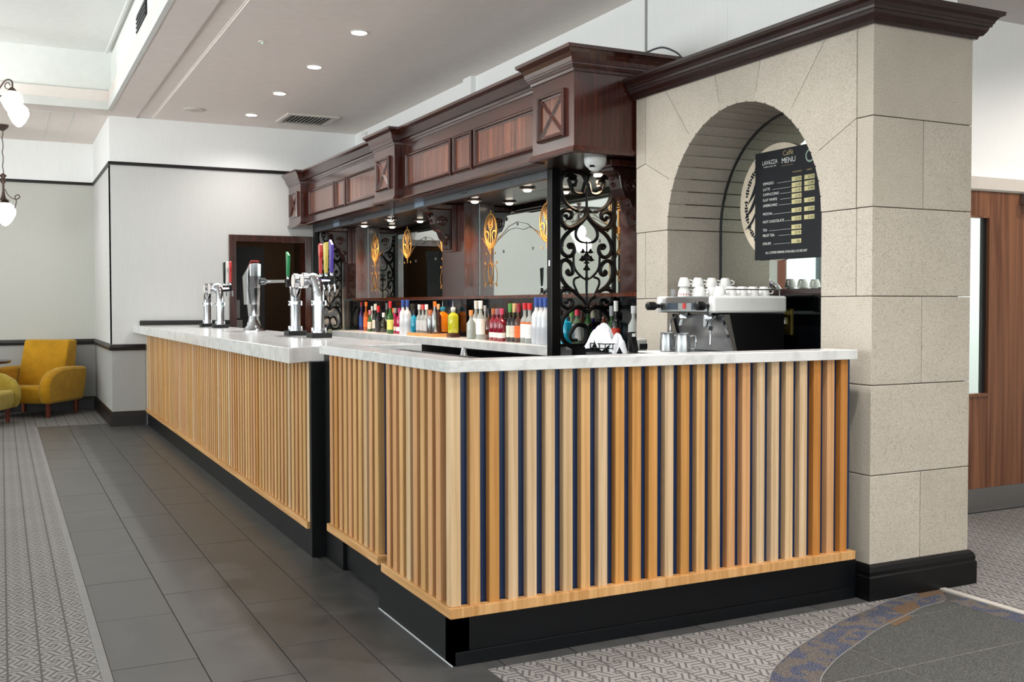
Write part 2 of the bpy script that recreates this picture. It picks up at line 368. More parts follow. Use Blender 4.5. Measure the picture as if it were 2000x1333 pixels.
op.add([(3.34,3.10,0),(3.5,3.15,0),(3.52,3.20,0),(3.36,3.17,0)], [(0,1,2,3)])
op.obj('orange_fleck_patch', M_orange, floor)
MB().tube([(x,y,.001) for x,y in arc], .003, 4).obj('edge_seam', M_strip, floor); MB().tube([(x,y,.001) for x,y in inner[:-4]], .003, 4).obj('edge_seam', M_strip, floor)
def clip(poly, ax, lim, keep_less):
    out = []
    for i in range(len(poly)):
        p, q = poly[i], poly[(i+1)%len(poly)]; ip = (p[ax] <= lim) == keep_less; iq = (q[ax] <= lim) == keep_less
        if ip: out.append(p)
        if ip != iq:
            t = (lim-p[ax])/(q[ax]-p[ax]); out.append((p[0]+(q[0]-p[0])*t, p[1]+(q[1]-p[1])*t))
    return out
matp = [(3.84,-.4)]+[(3.84,inner[-5][1])]+inner[:-5][::-1]+[(inner[0][0],-.4)]
gl = MB().add([(x,y,-.0026) for x,y in matp], [tuple(range(len(matp)))]).obj('grout_bed', M_grout, floor)
xs = [1.65,2.09,2.53,2.97,3.41,3.85]; ys = [-.4]+[2.735-.44*k for k in range(6,-1,-1)]+[3.175,3.6]
for i in range(len(xs)-1):
    for j in range(len(ys)-1):
        p = matp
        for ax, lim, k in ((0,xs[i]+.0022,False),(0,xs[i+1]-.0022,True),(1,ys[j]+.0022,False),(1,ys[j+1]-.0022,True)):
            if p: p = clip(p, ax, lim, k)
        if len(p) > 2: MB().prism(p, 'z', -.01, -.0012).obj('stone_tile', M_mat_tile, floor)

# far end wall with picture rail, dado rail, baseboard and the doorway behind the bar
wf = MB()
wf.box(1.11,2.47,12.25,12.45,-.01,3.60); wf.box(2.47,3.31,12.25,12.45,2.12,3.60); wf.box(3.31,4.2,12.25,12.45,-.01,3.60)
wall_far = struct(wf.obj('wall_far', M_wall))
struct(MB().box(1.11,1.13,12.26,14.5,-.01,3.60).obj('wall_return', M_wall))
struct(MB().box(-7.2,-6.9,14.5,14.7,-.01,4.2).box(-6.9,-4.75,14.5,14.7,-.01,.7).box(-6.9,-4.75,14.5,14.7,2.6,4.2).box(-4.75,1.13,14.5,14.7,-.01,4.2).obj('wall_left', M_wallb))
RAIL = [(0,2.925),(.022,2.928),(.026,2.945),(.018,2.962),(0,2.965)]
DADO = [(0,.848),(.03,.852),(.035,.885),(.022,.912),(0,.92)]
SK = [(0,0),(.03,0),(.03,.12),(.02,.15),(.008,.165),(0,.165)]
PATH = [(-7.2,14.5),(1.11,14.5),(1.11,12.25),(3.95,12.25)]
PATHS = [(-7.2,14.5),(1.11,14.5),(1.11,12.25),(1.46,12.25)]
struct(MB().sweep(PATH, RAIL).obj('trim_1', M_trim)); struct(MB().sweep(PATHS, DADO).obj('trim_2', M_trim)); struct(MB().sweep(PATHS, SK).obj('baseboard_far', M_trim))
struct(MB().sweep([(-7.2,14.497),(1.107,14.497),(1.107,12.247),(3.95,12.247)], [(0,2.96),(.004,2.96),(.004,3.465),(0,3.465)]).obj('wall_frieze', M_wallw))
struct(MB().sweep([(-7.2,14.497),(1.107,14.497),(1.107,12.247),(1.46,12.247)], [(0,.1),(.003,.1),(.003,.86),(0,.86)]).obj('wall_dado', M_wallg))
# wall above the bar canopy, the stone arch below it and the side wall with the door
wb = MB().box(3.95,4.15,5.0,12.25,2.3,3.60).box(3.95,4.15,12.25,12.45,2.3,3.60).box(3.95,4.15,5.39,12.25,-.01,2.3)
wb.box(3.955,4.15,3.5,5.0,2.8,3.60).box(3.95,4.18,3.77,5.39,-.01,2.8)
wall_back = struct(wb.obj('wall_back', M_wallw))
struct(MB().box(3.90,3.95,8.66,8.84,2.9,3.465).obj('trim_3', M_wallw))
struct(MB().box(3.94,3.952,5.855,5.872,2.9,3.465).obj('trim_4', M_wallg))
struct(MB().box(4.15,9,4.6,4.8,2.165,3.2).box(4.15,5.2,4.6,4.8,-.01,2.165).box(7.2,9,4.6,4.8,-.01,2.165).obj('wall_right', M_wallw))
# ceilings: bar soffit, beam, coffer
CZ = 3.465
ce = MB().box(1.57,9,-5.2,12.25,CZ,CZ+.2)
ceiling = struct(ce.obj('ceiling', M_ceil))
struct(MB().box(1.40,1.555,-5.2,12.25,CZ+.012,CZ+.2).box(1.07,1.388,-5.2,12.25,CZ,CZ+.2).box(1.388,1.40,-5.2,12.25,CZ+.006,CZ+.2).box(1.555,1.57,-5.2,12.25,CZ+.008,CZ+.2).box(-7.2,1.069,11.86,12.2495,CZ,CZ+.2).box(-7.2,1.13,12.25,14.7,CZ,CZ+.2).obj('ceiling_beam', M_ceil))
for xx in (-.55, .5): struct(MB().box(xx,xx+.008,12.3,14.5,CZ-.003,CZ+.01).obj('trim_5', M_ceilw))
struct(MB().box(-7.2,1.11,12.25,12.262,CZ-.004,CZ+.01).box(.74,.752,12.3,14.5,CZ-.003,CZ+.01).obj('trim_6', M_ceilw))
struct(MB().box(-7.2,1.3,-5.2,12.1,4.08,4.3).obj('ceiling_coffer', M_coff))
struct(MB().box(1.10,1.20,-5.2,11.95,CZ+.19,4.1).box(-7.2,1.2,11.89,12.0,CZ+.19,4.1).obj('wall_coffer', M_coff))
COR = [(0,CZ-.006),(.0,CZ+.09),(.035,CZ+.095),(.045,CZ+.11),(.045,CZ+.20),(.02,CZ+.2)]
struct(MB().box(1.062,1.10,-5.2,11.86,CZ-.004,CZ+.085).box(-7.2,1.10,11.852,11.89,CZ-.004,CZ+.085).box(1.08,1.10,-5.2,11.86,CZ+.1,CZ+.2).box(-7.2,1.1,11.87,11.89,CZ+.1,CZ+.2).obj('trim_7', M_ceilw))
struct(MB().box(1.04,1.06,-5.2,11.8,4.05,4.08).obj('trim_8', M_ceilw))
# rear and window walls (behind the camera, seen in mirrors and letting the daylight in)
ww = MB()
ys_ = [-5.2]
for wy in (-2.6,1.2,5.0,8.8): ys_ += [wy-1.3, wy+1.3]
ys_.append(14.7)
for i in range(0, len(ys_), 2): ww.box(-7.2,-7,ys_[i],ys_[i+1],-.01,4.2)
for i in range(1, len(ys_)-1, 2): ww.box(-7.2,-7,ys_[i],ys_[i+1],-.01,.6).box(-7.2,-7,ys_[i],ys_[i+1],2.9,4.2)
struct(ww.obj('wall_west', M_wall))
wr = MB(); xs_ = [-7.2]
for wx in (-4.0,.2,4.4): xs_ += [wx-1.4, wx+1.4]
xs_.append(9)
for i in range(0, len(xs_), 2): wr.box(xs_[i],xs_[i+1],-5.2,-5,-.01,4.2)
for i in range(1, len(xs_)-1, 2): wr.box(xs_[i],xs_[i+1],-5.2,-5,-.01,.6).box(xs_[i],xs_[i+1],-5.2,-5,2.9,4.2)
struct(wr.obj('wall_rear', M_wall))
struct(MB().box(9,9.2,-5.2,4.8,-.01,3.6).obj('wall_east', M_wall))
def window(k, x0, x1, y0, y1, z0, z1):
    t = thing('window_%d' % k, None, None, ((x0+x1)/2,(y0+y1)/2,z0)); struct(t)
    f = MB(); w = .05; along_x = (x1-x0) > (y1-y0)
    a0, a1 = (x0,x1) if along_x else (y0,y1); mid = (a0+a1)/2
    for p, q in ((a0,a0+w),(mid-w/2,mid+w/2),(a1-w,a1)):
        f.box(p,q,y0,y1,z0,z1) if along_x else f.box(x0,x1,p,q,z0,z1)
    for p, q in ((z0,z0+w),(z1-w,z1)): f.box(x0,x1,y0,y1,p,q)
    f.obj('window_frame', M_greymet, t)
    for p, q in ((a0+w,mid-w/2),(mid+w/2,a1-w)):
        ym, xm = (y0+y1)/2, (x0+x1)/2
        (MB().box(p,q,ym-.003,ym+.003,z0+w,z1-w) if along_x else MB().box(xm-.003,xm+.003,p,q,z0+w,z1-w)).obj('pane', M_pane, t)
k = 1
for wy in (-2.6,1.2,5.0,8.8): window(k, -7.15,-7.05, wy-1.3,wy+1.3, .6,2.9); k += 1
for wx in (-4.0,.2,4.4): window(k, wx-1.4,wx+1.4, -5.15,-5.05, .6,2.9); k += 1
window(k, -6.9,-4.75, 14.55,14.65, .7,2.6)
bk = thing('brick_house', 'red brick house outside, seen through the far window in the arch mirror', 'building', (-7.6,19,-.2))
MB().box(-8.95,-6.0,19,22,-.2,5).obj('facade', M_brick, bk)
for bx_ in (-8.4,-7.2):
    MB().box(bx_,bx_+.6,18.95,19.05,1.2,2.6).obj('window', M_white, bk)
struct(slab('ground', plain('pavement','9A9894',.9), -30,30,-25,40,-.4,-.21))
# the dark room behind the doorway
struct(MB().box(2.2,3.9,12.45,14.9,-.05,-.01).box(2.2,2.25,12.45,14.9,0,2.6).box(3.85,3.9,12.45,14.9,0,2.6).box(2.2,3.9,14.85,14.9,0,2.6).box(2.2,3.9,12.45,14.9,2.55,2.6).obj('wall_backroom', plain('backroom_brown','6E5844',.8)))
lb = bpy.data.lights.new('backroom_lamp','POINT'); lb.energy = 5; lb.color = (1,.85,.7); lb.shadow_soft_size = .1; lbo = bpy.data.objects.new('backroom_lamp', lb); COL.objects.link(lbo); lbo.location = (3.4,13.4,2.3)

# ------------------------------------------------------------------ stone pier and arch: every block a part
AW = struct(MB().box(3.58,3.90,3.48,3.70,.0,2.78).box(3.60,4.15,3.48,3.60,0,2.78).box(3.58,3.9,5.09,5.34,.9,2.78).obj('wall_arch', M_grout))
G = .0035
def block(x0, x1, y0, y1, z0, z1):
    m = MB().box(x0+G/2,x1-G/2,y0+G/2,y1-G/2,z0+G/2,z1-G/2); c = ((x0+x1)/2,(y0+y1)/2,(z0+z1)/2)
    m.v = [tuple(Vector(v)-Vector(c)) for v in m.v]
    o = m.obj('stone_block', M_stone, AW, bevel=.003, local=True); o.location = c; return o
PX0, PX1, PY0, YO, YI, YE = 3.54, 4.187, 3.436, 3.763, 5.033, 5.366
ZC = [0,.15,.567,.981,1.389,1.796,2.209,2.625]
for i in range(1, 7):
    z0, z1 = ZC[i], ZC[i+1]
    if i in (1,3,5):
        block(PX0,3.862,PY0,YO if i < 5 else PY0+.10,z0,z1); block(3.862,PX1,PY0,YO,z0,z1)
    else:
        block(PX0,PX1,PY0,3.535 if i != 2 else YO,z0,z1) if i != 2 else block(PX0,PX1,PY0,YO,z0,z1)
        if i == 4: block(PX0,XM,3.535,YO,z0,z1)
    if 2 <= i <= 4:
        if i == 4: block(PX0,XM,YI,5.267,z0,z1); block(PX0,XM,5.267,YE,z0,z1)
        else: block(PX0,XM,YI,YE,z0,z1)
block(PX0,PX0+.2,PY0+.1,3.535,2.209,2.625)
# voussoirs: polygons in (y,z) cut from the rectangle above the springing
YC, ZS, RA = (YO+YI)/2, 1.796, .635
def vpt(a, r=RA): return (YC-r*cos(R(a)), ZS+r*sin(R(a)))
def voussoir(pts, x0=PX0, x1=3.66):
    c = (sum(p[0] for p in pts)/len(pts), sum(p[1] for p in pts)/len(pts)); cxx = (x0+x1)/2
    q = [(c[0]+(p[0]-c[0])*(1-G/.35), c[1]+(p[1]-c[1])*(1-G/.35)) for p in pts]
    m = MB().prism([(p[0]-c[0],p[1]-c[1]) for p in q], 'x', x0-cxx, x1-cxx)
    o = m.obj('stone_block', M_stone, AW, local=True); o.location = (cxx, c[0], c[1]); return o
ang = [0,25.714,51.43,77.14,102.86,128.57,154.29,180]
def arcpts(a0, a1, n=7): return [vpt(a0+(a1-a0)*i/n, RA+.006) for i in range(n+1)]
ZT = 2.625
def ray_to(a, yl=None, zl=None):
    if yl is not None: r = (YC-yl)/cos(R(a)); return (yl, ZS+r*sin(R(a)))
    r = (zl-ZS)/sin(R(a)); return (YC-r*cos(R(a)), zl)
yR, yL = 3.536, 5.267
r1 = ray_to(ang[1], yl=yR); l1 = ray_to(ang[6], yl=yL)
voussoir(arcpts(0,ang[1])[::-1]+[(PY0+.10,ZS),(PY0+.10,2.209),(yR,r1[1])])
voussoir([(yR,ZT)]+[ray_to(ang[2],zl=ZT)]+arcpts(ang[1],ang[2])[::-1]+[r1])
voussoir(arcpts(ang[2],ang[3])[::-1]+[ray_to(ang[2],zl=ZT),ray_to(ang[3],zl=ZT)])
voussoir(arcpts(ang[3],ang[4])[::-1]+[ray_to(ang[3],zl=ZT),ray_to(ang[4],zl=ZT)])
voussoir(arcpts(ang[4],ang[5])[::-1]+[ray_to(ang[4],zl=ZT),ray_to(ang[5],zl=ZT)])
voussoir(arcpts(ang[5],ang[6])[::-1]+[ray_to(ang[5],zl=ZT),(yL,ZT),l1])
voussoir(arcpts(ang[6],180)[::-1]+[l1,(YE,l1[1]-.02),(YE,ZS)]); voussoir([(yL,l1[1]),(yL,ZT),(YE,ZT),(YE,l1[1]-.02)])
# narrow stones lining the soffit and jambs of the arch
NS = 26
for i in range(NS):
    a0, a1 = 180*i/NS+.3, 180*(i+1)/NS-.3
    p = [vpt(a0), vpt(a1), vpt(a1,RA+.05), vpt(a0,RA+.05)]
    c = (sum(q[0] for q in p)/4, sum(q[1] for q in p)/4)
    o = MB().prism([(q[0]-c[0],q[1]-c[1]) for q in p], 'x', -.2545, .137).obj('stone_strip', M_stone, AW, local=True); o.location = (3.795, c[0], c[1])
# base moulding round the pier
PB = [(0,0),(.028,0),(.028,.105),(.022,.112),(.024,.13),(.016,.15),(.006,.16),(0,.162)]
struct(MB().sweep([(3.54,3.95),(3.54,3.436),(4.187,3.436),(4.187,4.6)][::1], [(o,z) for o,z in PB]).obj('baseboard_pier', M_black))

# cornice along the top of the arch wall and round the pier
ARC_C = [(0,2.618),(.012,2.618),(.018,2.632),(.03,2.634),(.045,2.655),(.05,2.67),(.058,2.672),(.06,2.684),(.064,2.686),(.070,2.70),(.082,2.714),(.096,2.72),(.099,2.722),(.101,2.738),(0,2.738)]
o = tag(MB().sweep([(3.54,5.375),(3.54,3.436),(4.187,3.436),(4.187,4.6)], ARC_C).obj('cornice', M_mahd), 'long dark mahogany cornice running over the stone arch and round the pier', 'cornice')
struct(MB().box(3.56,4.16,3.5,5.3,2.62,2.737).obj('trim_9', M_mahd))

# mirror, frame line, ledge, black panel in the arch
amir = thing('arch_mirror', 'greenish mirror filling the stone arch behind the coffee machine', 'mirror', (XM,YC,1.44))
pts = [(YO-.03,1.44)]+[vpt(a,RA+.03) for a in [180*i/24 for i in range(25)]]+[(YI+.03,1.44)]
MB().prism(pts, 'x', XM, XM+.012).obj('glass', M_mira, amir)
MB().tube([(XM-.004,YO+.004,1.44)]+[(XM-.004,*vpt(a,RA-.004)) for a in [180*i/32 for i in range(33)]]+[(XM-.004,YI-.004,1.44)], .006, 5).obj('black_gasket', M_matte, amir)
nl = tag(MB().box(3.80,XM,YO+.004,YI-.004,1.405,1.435).obj('niche_ledge', M_mahd, bevel=.004), 'dark wooden ledge under the mirror in the stone arch', 'ledge')
npn = tag(MB().box(XM-.02,XM,YO+.004,YI-.004,.0,1.404).obj('niche_board', M_gloss), 'gloss black panel below the ledge inside the stone arch', 'panel')
sk = thing('switch_plate', 'brass double socket plate on the black panel beside the coffee machine', 'socket', (3.905,4.403,1.18))
MB().box(3.900,3.91,4.372,4.434,1.183,1.33).obj('plate', M_brass, sk, bevel=.002)
MB().box(3.89,3.90,4.41,4.43,1.245,1.28).obj('rocker', M_white, sk); MB().box(3.886,3.89,4.415,4.425,1.255,1.27).obj('neon', plain('neon_red','A02018',.4), sk)

# ------------------------------------------------------------------ the slatted bar
def slat_mesh(name, h, w=.042, d=.032, c=.0025, axis='y'):
    # front toward -x for axis y, toward -y for axis x; origin bottom centre of the back
    if axis == 'y': p = [(0,-w/2),(0,w/2),(-d+c,w/2),(-d,w/2-c),(-d,-w/2+c),(-d+c,-w/2)]
    else: p = [(-w/2,0),(w/2,0),(w/2,-d+c),(w/2-c,-d),(-w/2+c,-d),(-w/2,-d+c)]
    m = MB().prism(p, 'z', 0, h); me = bpy.data.meshes.new(name); me.from_pydata(m.v, [], m.f); me.materials.append(M_slat)
    bm = bmesh.new(); bm.from_mesh(me); bmesh.ops.recalc_face_normals(bm, faces=bm.faces); bm.to_mesh(me); bm.free(); return me
rnd = random.Random(3)
def woodcol(k=None):
    k = k or rnd.choice('gkgthgkgk'); c = WOOD[k]; s = rnd.uniform(.93,1.05); return tuple(min(1,x*s) for x in c)
# main run
bar = thing('bar_counter', 'long oak slatted bar front running to the far wall', 'bar counter', (1.5,5.39,0))
MB().box(1.505,1.56,5.395,12.23,.02,1.05).obj('backing_panel', M_navy, bar)
MB().box(1.478,1.56,5.395,12.23,0,.15).obj('plinth', M_plinth, bar)
MB().box(1.457,1.505,5.395,12.23,.148,.186).obj('bottom_rail', M_rail, bar, bevel=.002)
MB().box(1.474,2.05,5.355,5.394,0,1.05).obj('end_panel', M_black, bar)
ms = slat_mesh('slat_main', .864)
n = 83; sp = (12.20-5.42)/(n-1)
for i in range(n): inst(ms, 'slat', bar, (1.505-1.5, 5.42+i*sp-5.39, .186), woodcol())
MB().box(2.0,2.03,5.395,12.23,.0,1.04).obj('bar_back', M_matte, bar)
# drop-flap door in the gap
fl = thing('bar_door', 'narrow oak slatted hatch door beside the black end panel', 'bar door', (1.5,4.25,0))
MB().box(1.505,1.545,4.262,5.02,.216,1.10).obj('backing_panel', M_navy, fl)
MB().box(1.562,1.59,4.335,5.025,.012,.22).obj('kick_panel', M_plinth, fl)
MB().box(1.457,1.505,4.243,5.02,.214,.252).obj('bottom_rail', M_rail, fl, bevel=.002)
mf = slat_mesh('slat_flap', .852)
for i in range(10): inst(mf, 'slat', fl, (.005, 4.30+i*.0765-4.25, .252), woodcol())
tag(MB().box(1.545,1.60,5.03,5.354,.0,1.10).obj('hatch_post', M_black), 'black post in the gap between the main bar and the hatch door', 'post')
# corner unit
cn = thing('bar_counter', 'corner oak slatted bar unit with wide navy gaps by the stone pier', 'bar counter', (1.5,3.46,0))
MB().box(1.505,1.55,3.50,4.225,.02,1.10).box(1.505,3.468,3.496,3.55,.02,1.10).obj('backing_panel', M_navy, cn)
MB().box(1.492,1.56,3.492,4.325,0,.205).box(1.492,3.51,3.492,3.56,0,.205).obj('plinth', M_plinth, cn)
MB().box(1.502,3.50,3.484,3.492,0,.052).obj('plinth_strip', M_plinth, cn, bevel=.002)
MB().box(1.4875,1.492,3.49,4.32,.0,.003).obj('sealant_bead', M_paper, cn)
MB().prism([(1.465,3.448),(1.505,3.488),(1.505,4.22),(1.465,4.22)], 'z', .192, .231).obj('bottom_rail', M_rail, cn, bevel=.002)
MB().prism([(1.465,3.448),(3.465,3.448),(3.465,3.488),(1.505,3.488)], 'z', .192, .231).obj('bottom_rail', mahog('oak_rail_x','B98449','D9A871',.42,.05,(40,2,2),.5), cn, bevel=.002)
mc = slat_mesh('slat_corner', .873); mx = slat_mesh('slat_corner_front', .873, axis='x')
for i in range(8): inst(mc, 'slat', cn, (.005, 3.587+i*.0797-3.46, .231), woodcol())
cm = MB().prism([(1.473,3.464),(1.515,3.464),(1.515,3.506),(1.473,3.506)], 'z', .231, 1.104)
o = cm.obj('slat', M_slat, cn, bevel=.002); o.color = (*WOOD['t'],1)
FR = 'ghppptgphhhphggkkpptpoko'
for i in range(24): inst(mx, 'slat', cn, (1.515+.0797*(i+1)-.021-1.5, 3.496-3.46, .231), woodcol(FR[i] if i < len(FR) else None))
# inner counter in front of the arch, carrying the coffee machine
ic = thing('inner_counter', 'low steel-topped back counter under the coffee machine', 'counter', (3.25,4.4,0))
MB().box(2.98,3.535,3.60,5.03,1.06,1.083).box(3.535,3.905,3.77,5.028,1.06,1.083).obj('steel_top', M_steel, ic); MB().box(3.02,3.53,3.62,5.02,0,1.06).obj('carcass', M_matte, ic)
# worktops
def chamfer(poly, z0, z1): return MB().prism(poly, 'z', z0, z1)
o = chamfer([(1.327,12.245),(1.327,5.235),(1.482,5.388),(2.12,5.388),(2.12,12.245)], 1.05, 1.132).obj('worktop', M_marble, bevel=.003)
tag(o, 'long thick white marble worktop carrying the beer taps', 'worktop')
wt = thing('worktop', 'short white marble worktop wrapping the corner of the bar by the pier', 'worktop', (1.45,3.44,1.1))
WI = 1.615
MB().prism([(1.452,4.262),(1.452,3.664),(WI,3.664),(WI,4.262)], 'z', 1.104, 1.147).obj('slab', M_marble, wt, bevel=.002)
MB().prism([(1.452,3.662),(1.452,3.452),(1.462,3.442),(3.462,3.442),(3.462,3.60),(WI,3.60),(WI,3.662)], 'z', 1.104, 1.147).obj('slab', M_marble, wt, bevel=.002)
fw_ = tag(MB().prism([(1.452,5.115),(1.452,4.266),(1.62,4.266),(1.62,5.115)], 'z', 1.104, 1.147).obj('flap_worktop', M_marble, bevel=.002), 'thin white marble flap over the hatch door', 'worktop')
tag(MB().prism([(1.64,4.30),(1.98,4.30),(1.98,5.30),(1.64,5.30)], 'z', 1.085, 1.11).obj('bar_mat', plain('rubber_mat','1B1414',.55), bevel=.004), 'dark brown rubber bar mat behind the hatch flap', 'mat')
ct = thing('back_shelf', 'low black shelf unit behind the hatch', 'shelf', (1.8,4.8,0))
MB().box(1.63,2.0,4.28,5.34,0,1.085).obj('carcass', M_matte, ct)
tap_ = thing('water_tap', 'small steel tap standing behind the corner worktop', 'tap', (2.25,5.1,.9))
MB().lathe([(.022,0),(.022,.2),(.018,.205),(.012,.24),(0,.242)], (2.25,5.1,.88), 12).obj('spout', M_steel, tap_, smooth=True); MB().box(2.15,2.35,5.0,5.2,0,.88).obj('pedestal', M_matte, tap_)

# ------------------------------------------------------------------ mahogany canopy over the back bar
can = thing('bar_canopy', 'long panelled mahogany canopy with crossed blocks over the back bar', 'canopy', (3.5,8.81,2.3))
BLK = [(5.392,5.93),(8.54,9.08),(11.69,12.232)]
BX, PX = 3.11, 3.20
for a, b in BLK: MB().box(BX,XM+.02,a,b,2.295,2.80).obj('block', M_mah, can, bevel=.002)
for a, b in ((5.93,8.54),(9.08,11.69)): MB().box(PX,XM+.02,a,b,2.295,2.80).obj('frieze', M_mah, can)
cpath = [(3.93,12.232),(BX,12.232),(BX,11.69),(PX,11.69),(PX,9.08),(BX,9.08),(BX,8.54),(PX,8.54),(PX,5.93),(BX,5.93),(BX,5.392),(XM+.05,5.392)][1:]
CN = [(0,2.765),(.01,2.765),(.012,2.782),(.022,2.784),(.026,2.80),(.03,2.801),(.031,2.812),(.037,2.813),(.042,2.84),(.055,2.865),(.075,2.882),(.084,2.886),(.086,2.906),(0,2.906)]
MB().sweep(cpath, CN).obj('crown_moulding', M_mah, can)
BMO = [(0,2.318),(.008,2.316),(.010,2.305),(.018,2.302),(.020,2.288),(.012,2.276),(0,2.274)]
MB().sweep(cpath, BMO).obj('base_moulding', M_mah, can)
MB().box(3.14,XM+.015,5.40,12.23,2.284,2.294).obj('soffit', M_mahd, can)
MB().box(3.14,XM+.05,5.40,12.23,2.80,2.898).obj('top_board', M_mahd, can)
def frame(y0, y1, z0, z1, x, w=.028, d=.02):
    prof = [(0,0),(d*.6,0),(d,w*.3),(d*.8,w*.55),(d*.35,w*.7),(d*.3,w),(0,w)]
    m = MB(); pth = [(y0,z0),(y1,z0),(y1,z1),(y0,z1)]; vs = []
    for i, p in enumerate(pth):
        sy = 1 if p[0] == y0 else -1; sz = 1 if p[1] == z0 else -1
        for h, q in prof: vs.append((x-h, p[0]+sy*q, p[1]+sz*q))
    n = len(prof)
    m.add(vs, [(i*n+k, ((i+1)%4)*n+k, ((i+1)%4)*n+(k+1)%n, i*n+(k+1)%n) for i in range(4) for k in range(n)])
    return m
PZ0, PZ1 = 2.378, 2.672
for yc in (7.235, 10.385):
    for a, b in ((.228,1.21),(-.172,.172),(-1.21,-.228)):
        pn = MB().box(PX-.006,PX,yc+a+.02,yc+b-.02,PZ0+.02,PZ1-.02).obj('raised_panel', M_ven, can)
        frame(yc+a,yc+b,PZ0,PZ1,PX,.038,.030).obj('panel_moulding', M_mah, pn)
for a, b in BLK:
    yc = (a+b)/2; y0, y1, z0, z1 = yc-.172, yc+.172, 2.385, 2.68
    pn = MB().box(BX-.004,BX,y0+.02,y1-.02,z0+.02,z1-.02).obj('crossed_panel', M_ven, can)
    frame(y0,y1,z0,z1,BX,.036,.030).obj('panel_moulding', M_mah, pn)
    for s in (1,-1):
        p0, p1 = Vector((0,(y0+.03-yc)*s,z0+.03-2.5325)), Vector((0,(y1-.03-yc)*s,z1-.03-2.5325)); d = (p1-p0).normalized(); w = Vector((0,-d.z,d.y))
        m = MB()
        vs = []
        for p in (p0,p1):
            for q, h in ((-.016,.004),(0,.020),(.016,.004)): vs.append((BX-h, yc+(p+w*q).y, 2.5325+(p+w*q).z))
        m.add(vs, [(0,1,4,3),(1,2,5,4),(0,2,1),(3,4,5),(0,3,5,2)]); m.obj('cross_bar', M_mah, pn)

# pilasters, corbels, mirrors, ledge
for i, (a, b) in enumerate(((5.392,5.93),(8.55,9.07),(11.73,12.232))):
    lab = ['mahogany pilaster nearest the stone arch','mahogany pilaster in the middle of the back bar','mahogany pilaster at the far end of the back bar'][i]
    t = thing('pilaster', lab, 'pilaster', (3.78,(a+b)/2,1.07)); t['group'] = 'back bar pilasters'
    MB().box(3.78,XM+.015,a,b,1.434,2.283).obj('shaft', M_mah, t, bevel=.002); MB().box(3.80,XM+.015,a,b,1.064,1.41).obj('base', M_gloss, t)
    yc = (a+b)/2
    cb = thing('corbel', ['carved mahogany corbel beside the stone arch','carved mahogany corbel in the middle of the back bar','carved mahogany corbel at the far end behind the grille'][i], 'corbel', (3.78,yc,2.0)); cb['group'] = 'carved corbels'
    MB().box(3.735,3.778,yc-.10,yc+.10,1.85,2.28).obj('back_board', M_mah, cb, bevel=.003)
    prof = [(3.735,1.86),(3.71,1.87),(3.70,1.93),(3.66,1.98),(3.64,2.03),(3.60,2.05),(3.575,2.10),(3.56,2.18),(3.545,2.20),(3.51,2.21),(3.50,2.235),(3.735,2.235)]
    MB().prism([(x,z) for x,z in prof], 'y', yc-.07, yc+.07).obj('bracket', M_mahd, cb, bevel=.006)
    MB().box(3.47,3.735,yc-.11,yc+.11,2.235,2.28).obj('abacus', M_mah, cb, bevel=.006)
    for sy in (-1,1):
        sp = [(3.64+.055*(1-t/18)*cos(t*.75), yc+sy*.072, 2.12+.055*(1-t/18)*sin(t*.75)) for t in range(16)]
        s2 = [(3.70+.028*(1-t/14)*cos(t*.8+2), yc+sy*.072, 1.98+.03*(1-t/14)*sin(t*.8+2)) for t in range(12)]
        MB().tube(sp, .009, 5).obj('volute', M_mah, cb, smooth=True); MB().tube(s2, .008, 5).obj('volute', M_mah, cb, smooth=True)
    for q in range(7):
        z = 1.92+q*.042; x = 3.70-.16*((q/6)**1.3)
        MB().lathe([(.0,-.02),(.014,-.012),(.02,0),(.014,.014),(0,.022)], (x-.004,yc+(.022 if q%2 else -.022),z), 8).obj('leaf_carving', M_mah, cb, smooth=True)
def motif(parent, y, z0=1.86, h=.31, base=True):
    X = XM-.003; T = lambda P, r=.0035: MB().tube([(X, y+p[0], z0+p[1]) for p in P], r, 5, flat=.5, fdir=(1,0,0))
    ov = [(.105*sin(t)*(.75+.25*cos(t*.5)) if False else .135*sin(t), h*.5-(h*.5)*cos(t)) for t in [2*pi*i/28 for i in range(29)]]
    ov = [(x*(.75+.5*(zz/h)*(1.2-zz/h)), zz) for x, zz in ov]
    T(ov,.0075).obj('gilt_oval', M_gold, parent)
    T([(x*.8, .012+zz*.93) for x, zz in ov],.003).obj('gilt_oval', M_gold, parent)
    rose = [(.06*(1-i/40)*cos(i*.55), h*.70+.07*(1-i/40)*sin(i*.55)) for i in range(36)]
    T(rose,.0042).obj('gilt_rose', M_gold, parent)
    for s in (-1,1):
        T(smoothpts([(s*x,zz,0) for x,zz in ((.0,.02),(.05,.06),(.035,.12),(.06,.15),(.10,.15),(.12,.12),(.10,.10))],3),.008).obj('gilt_leaf', M_gold, parent)
        T(smoothpts([(s*x,zz,0) for x,zz in ((.02,.0),(.09,.03),(.15,.085),(.20,.10))],3),.0025).obj('gilt_leaf', M_gold, parent)
    T([(0,-.03),(0,.1),(0,.17)],.006).obj('gilt_stem', M_gold, parent)
    T([(0,h),(0,h+.03)],.006).obj('gilt_stem', M_gold, parent)
    for q in (-.09,0,.09): T([(q,-.055),(q,-.035)],.006).obj('gilt_dot', M_gold, parent)
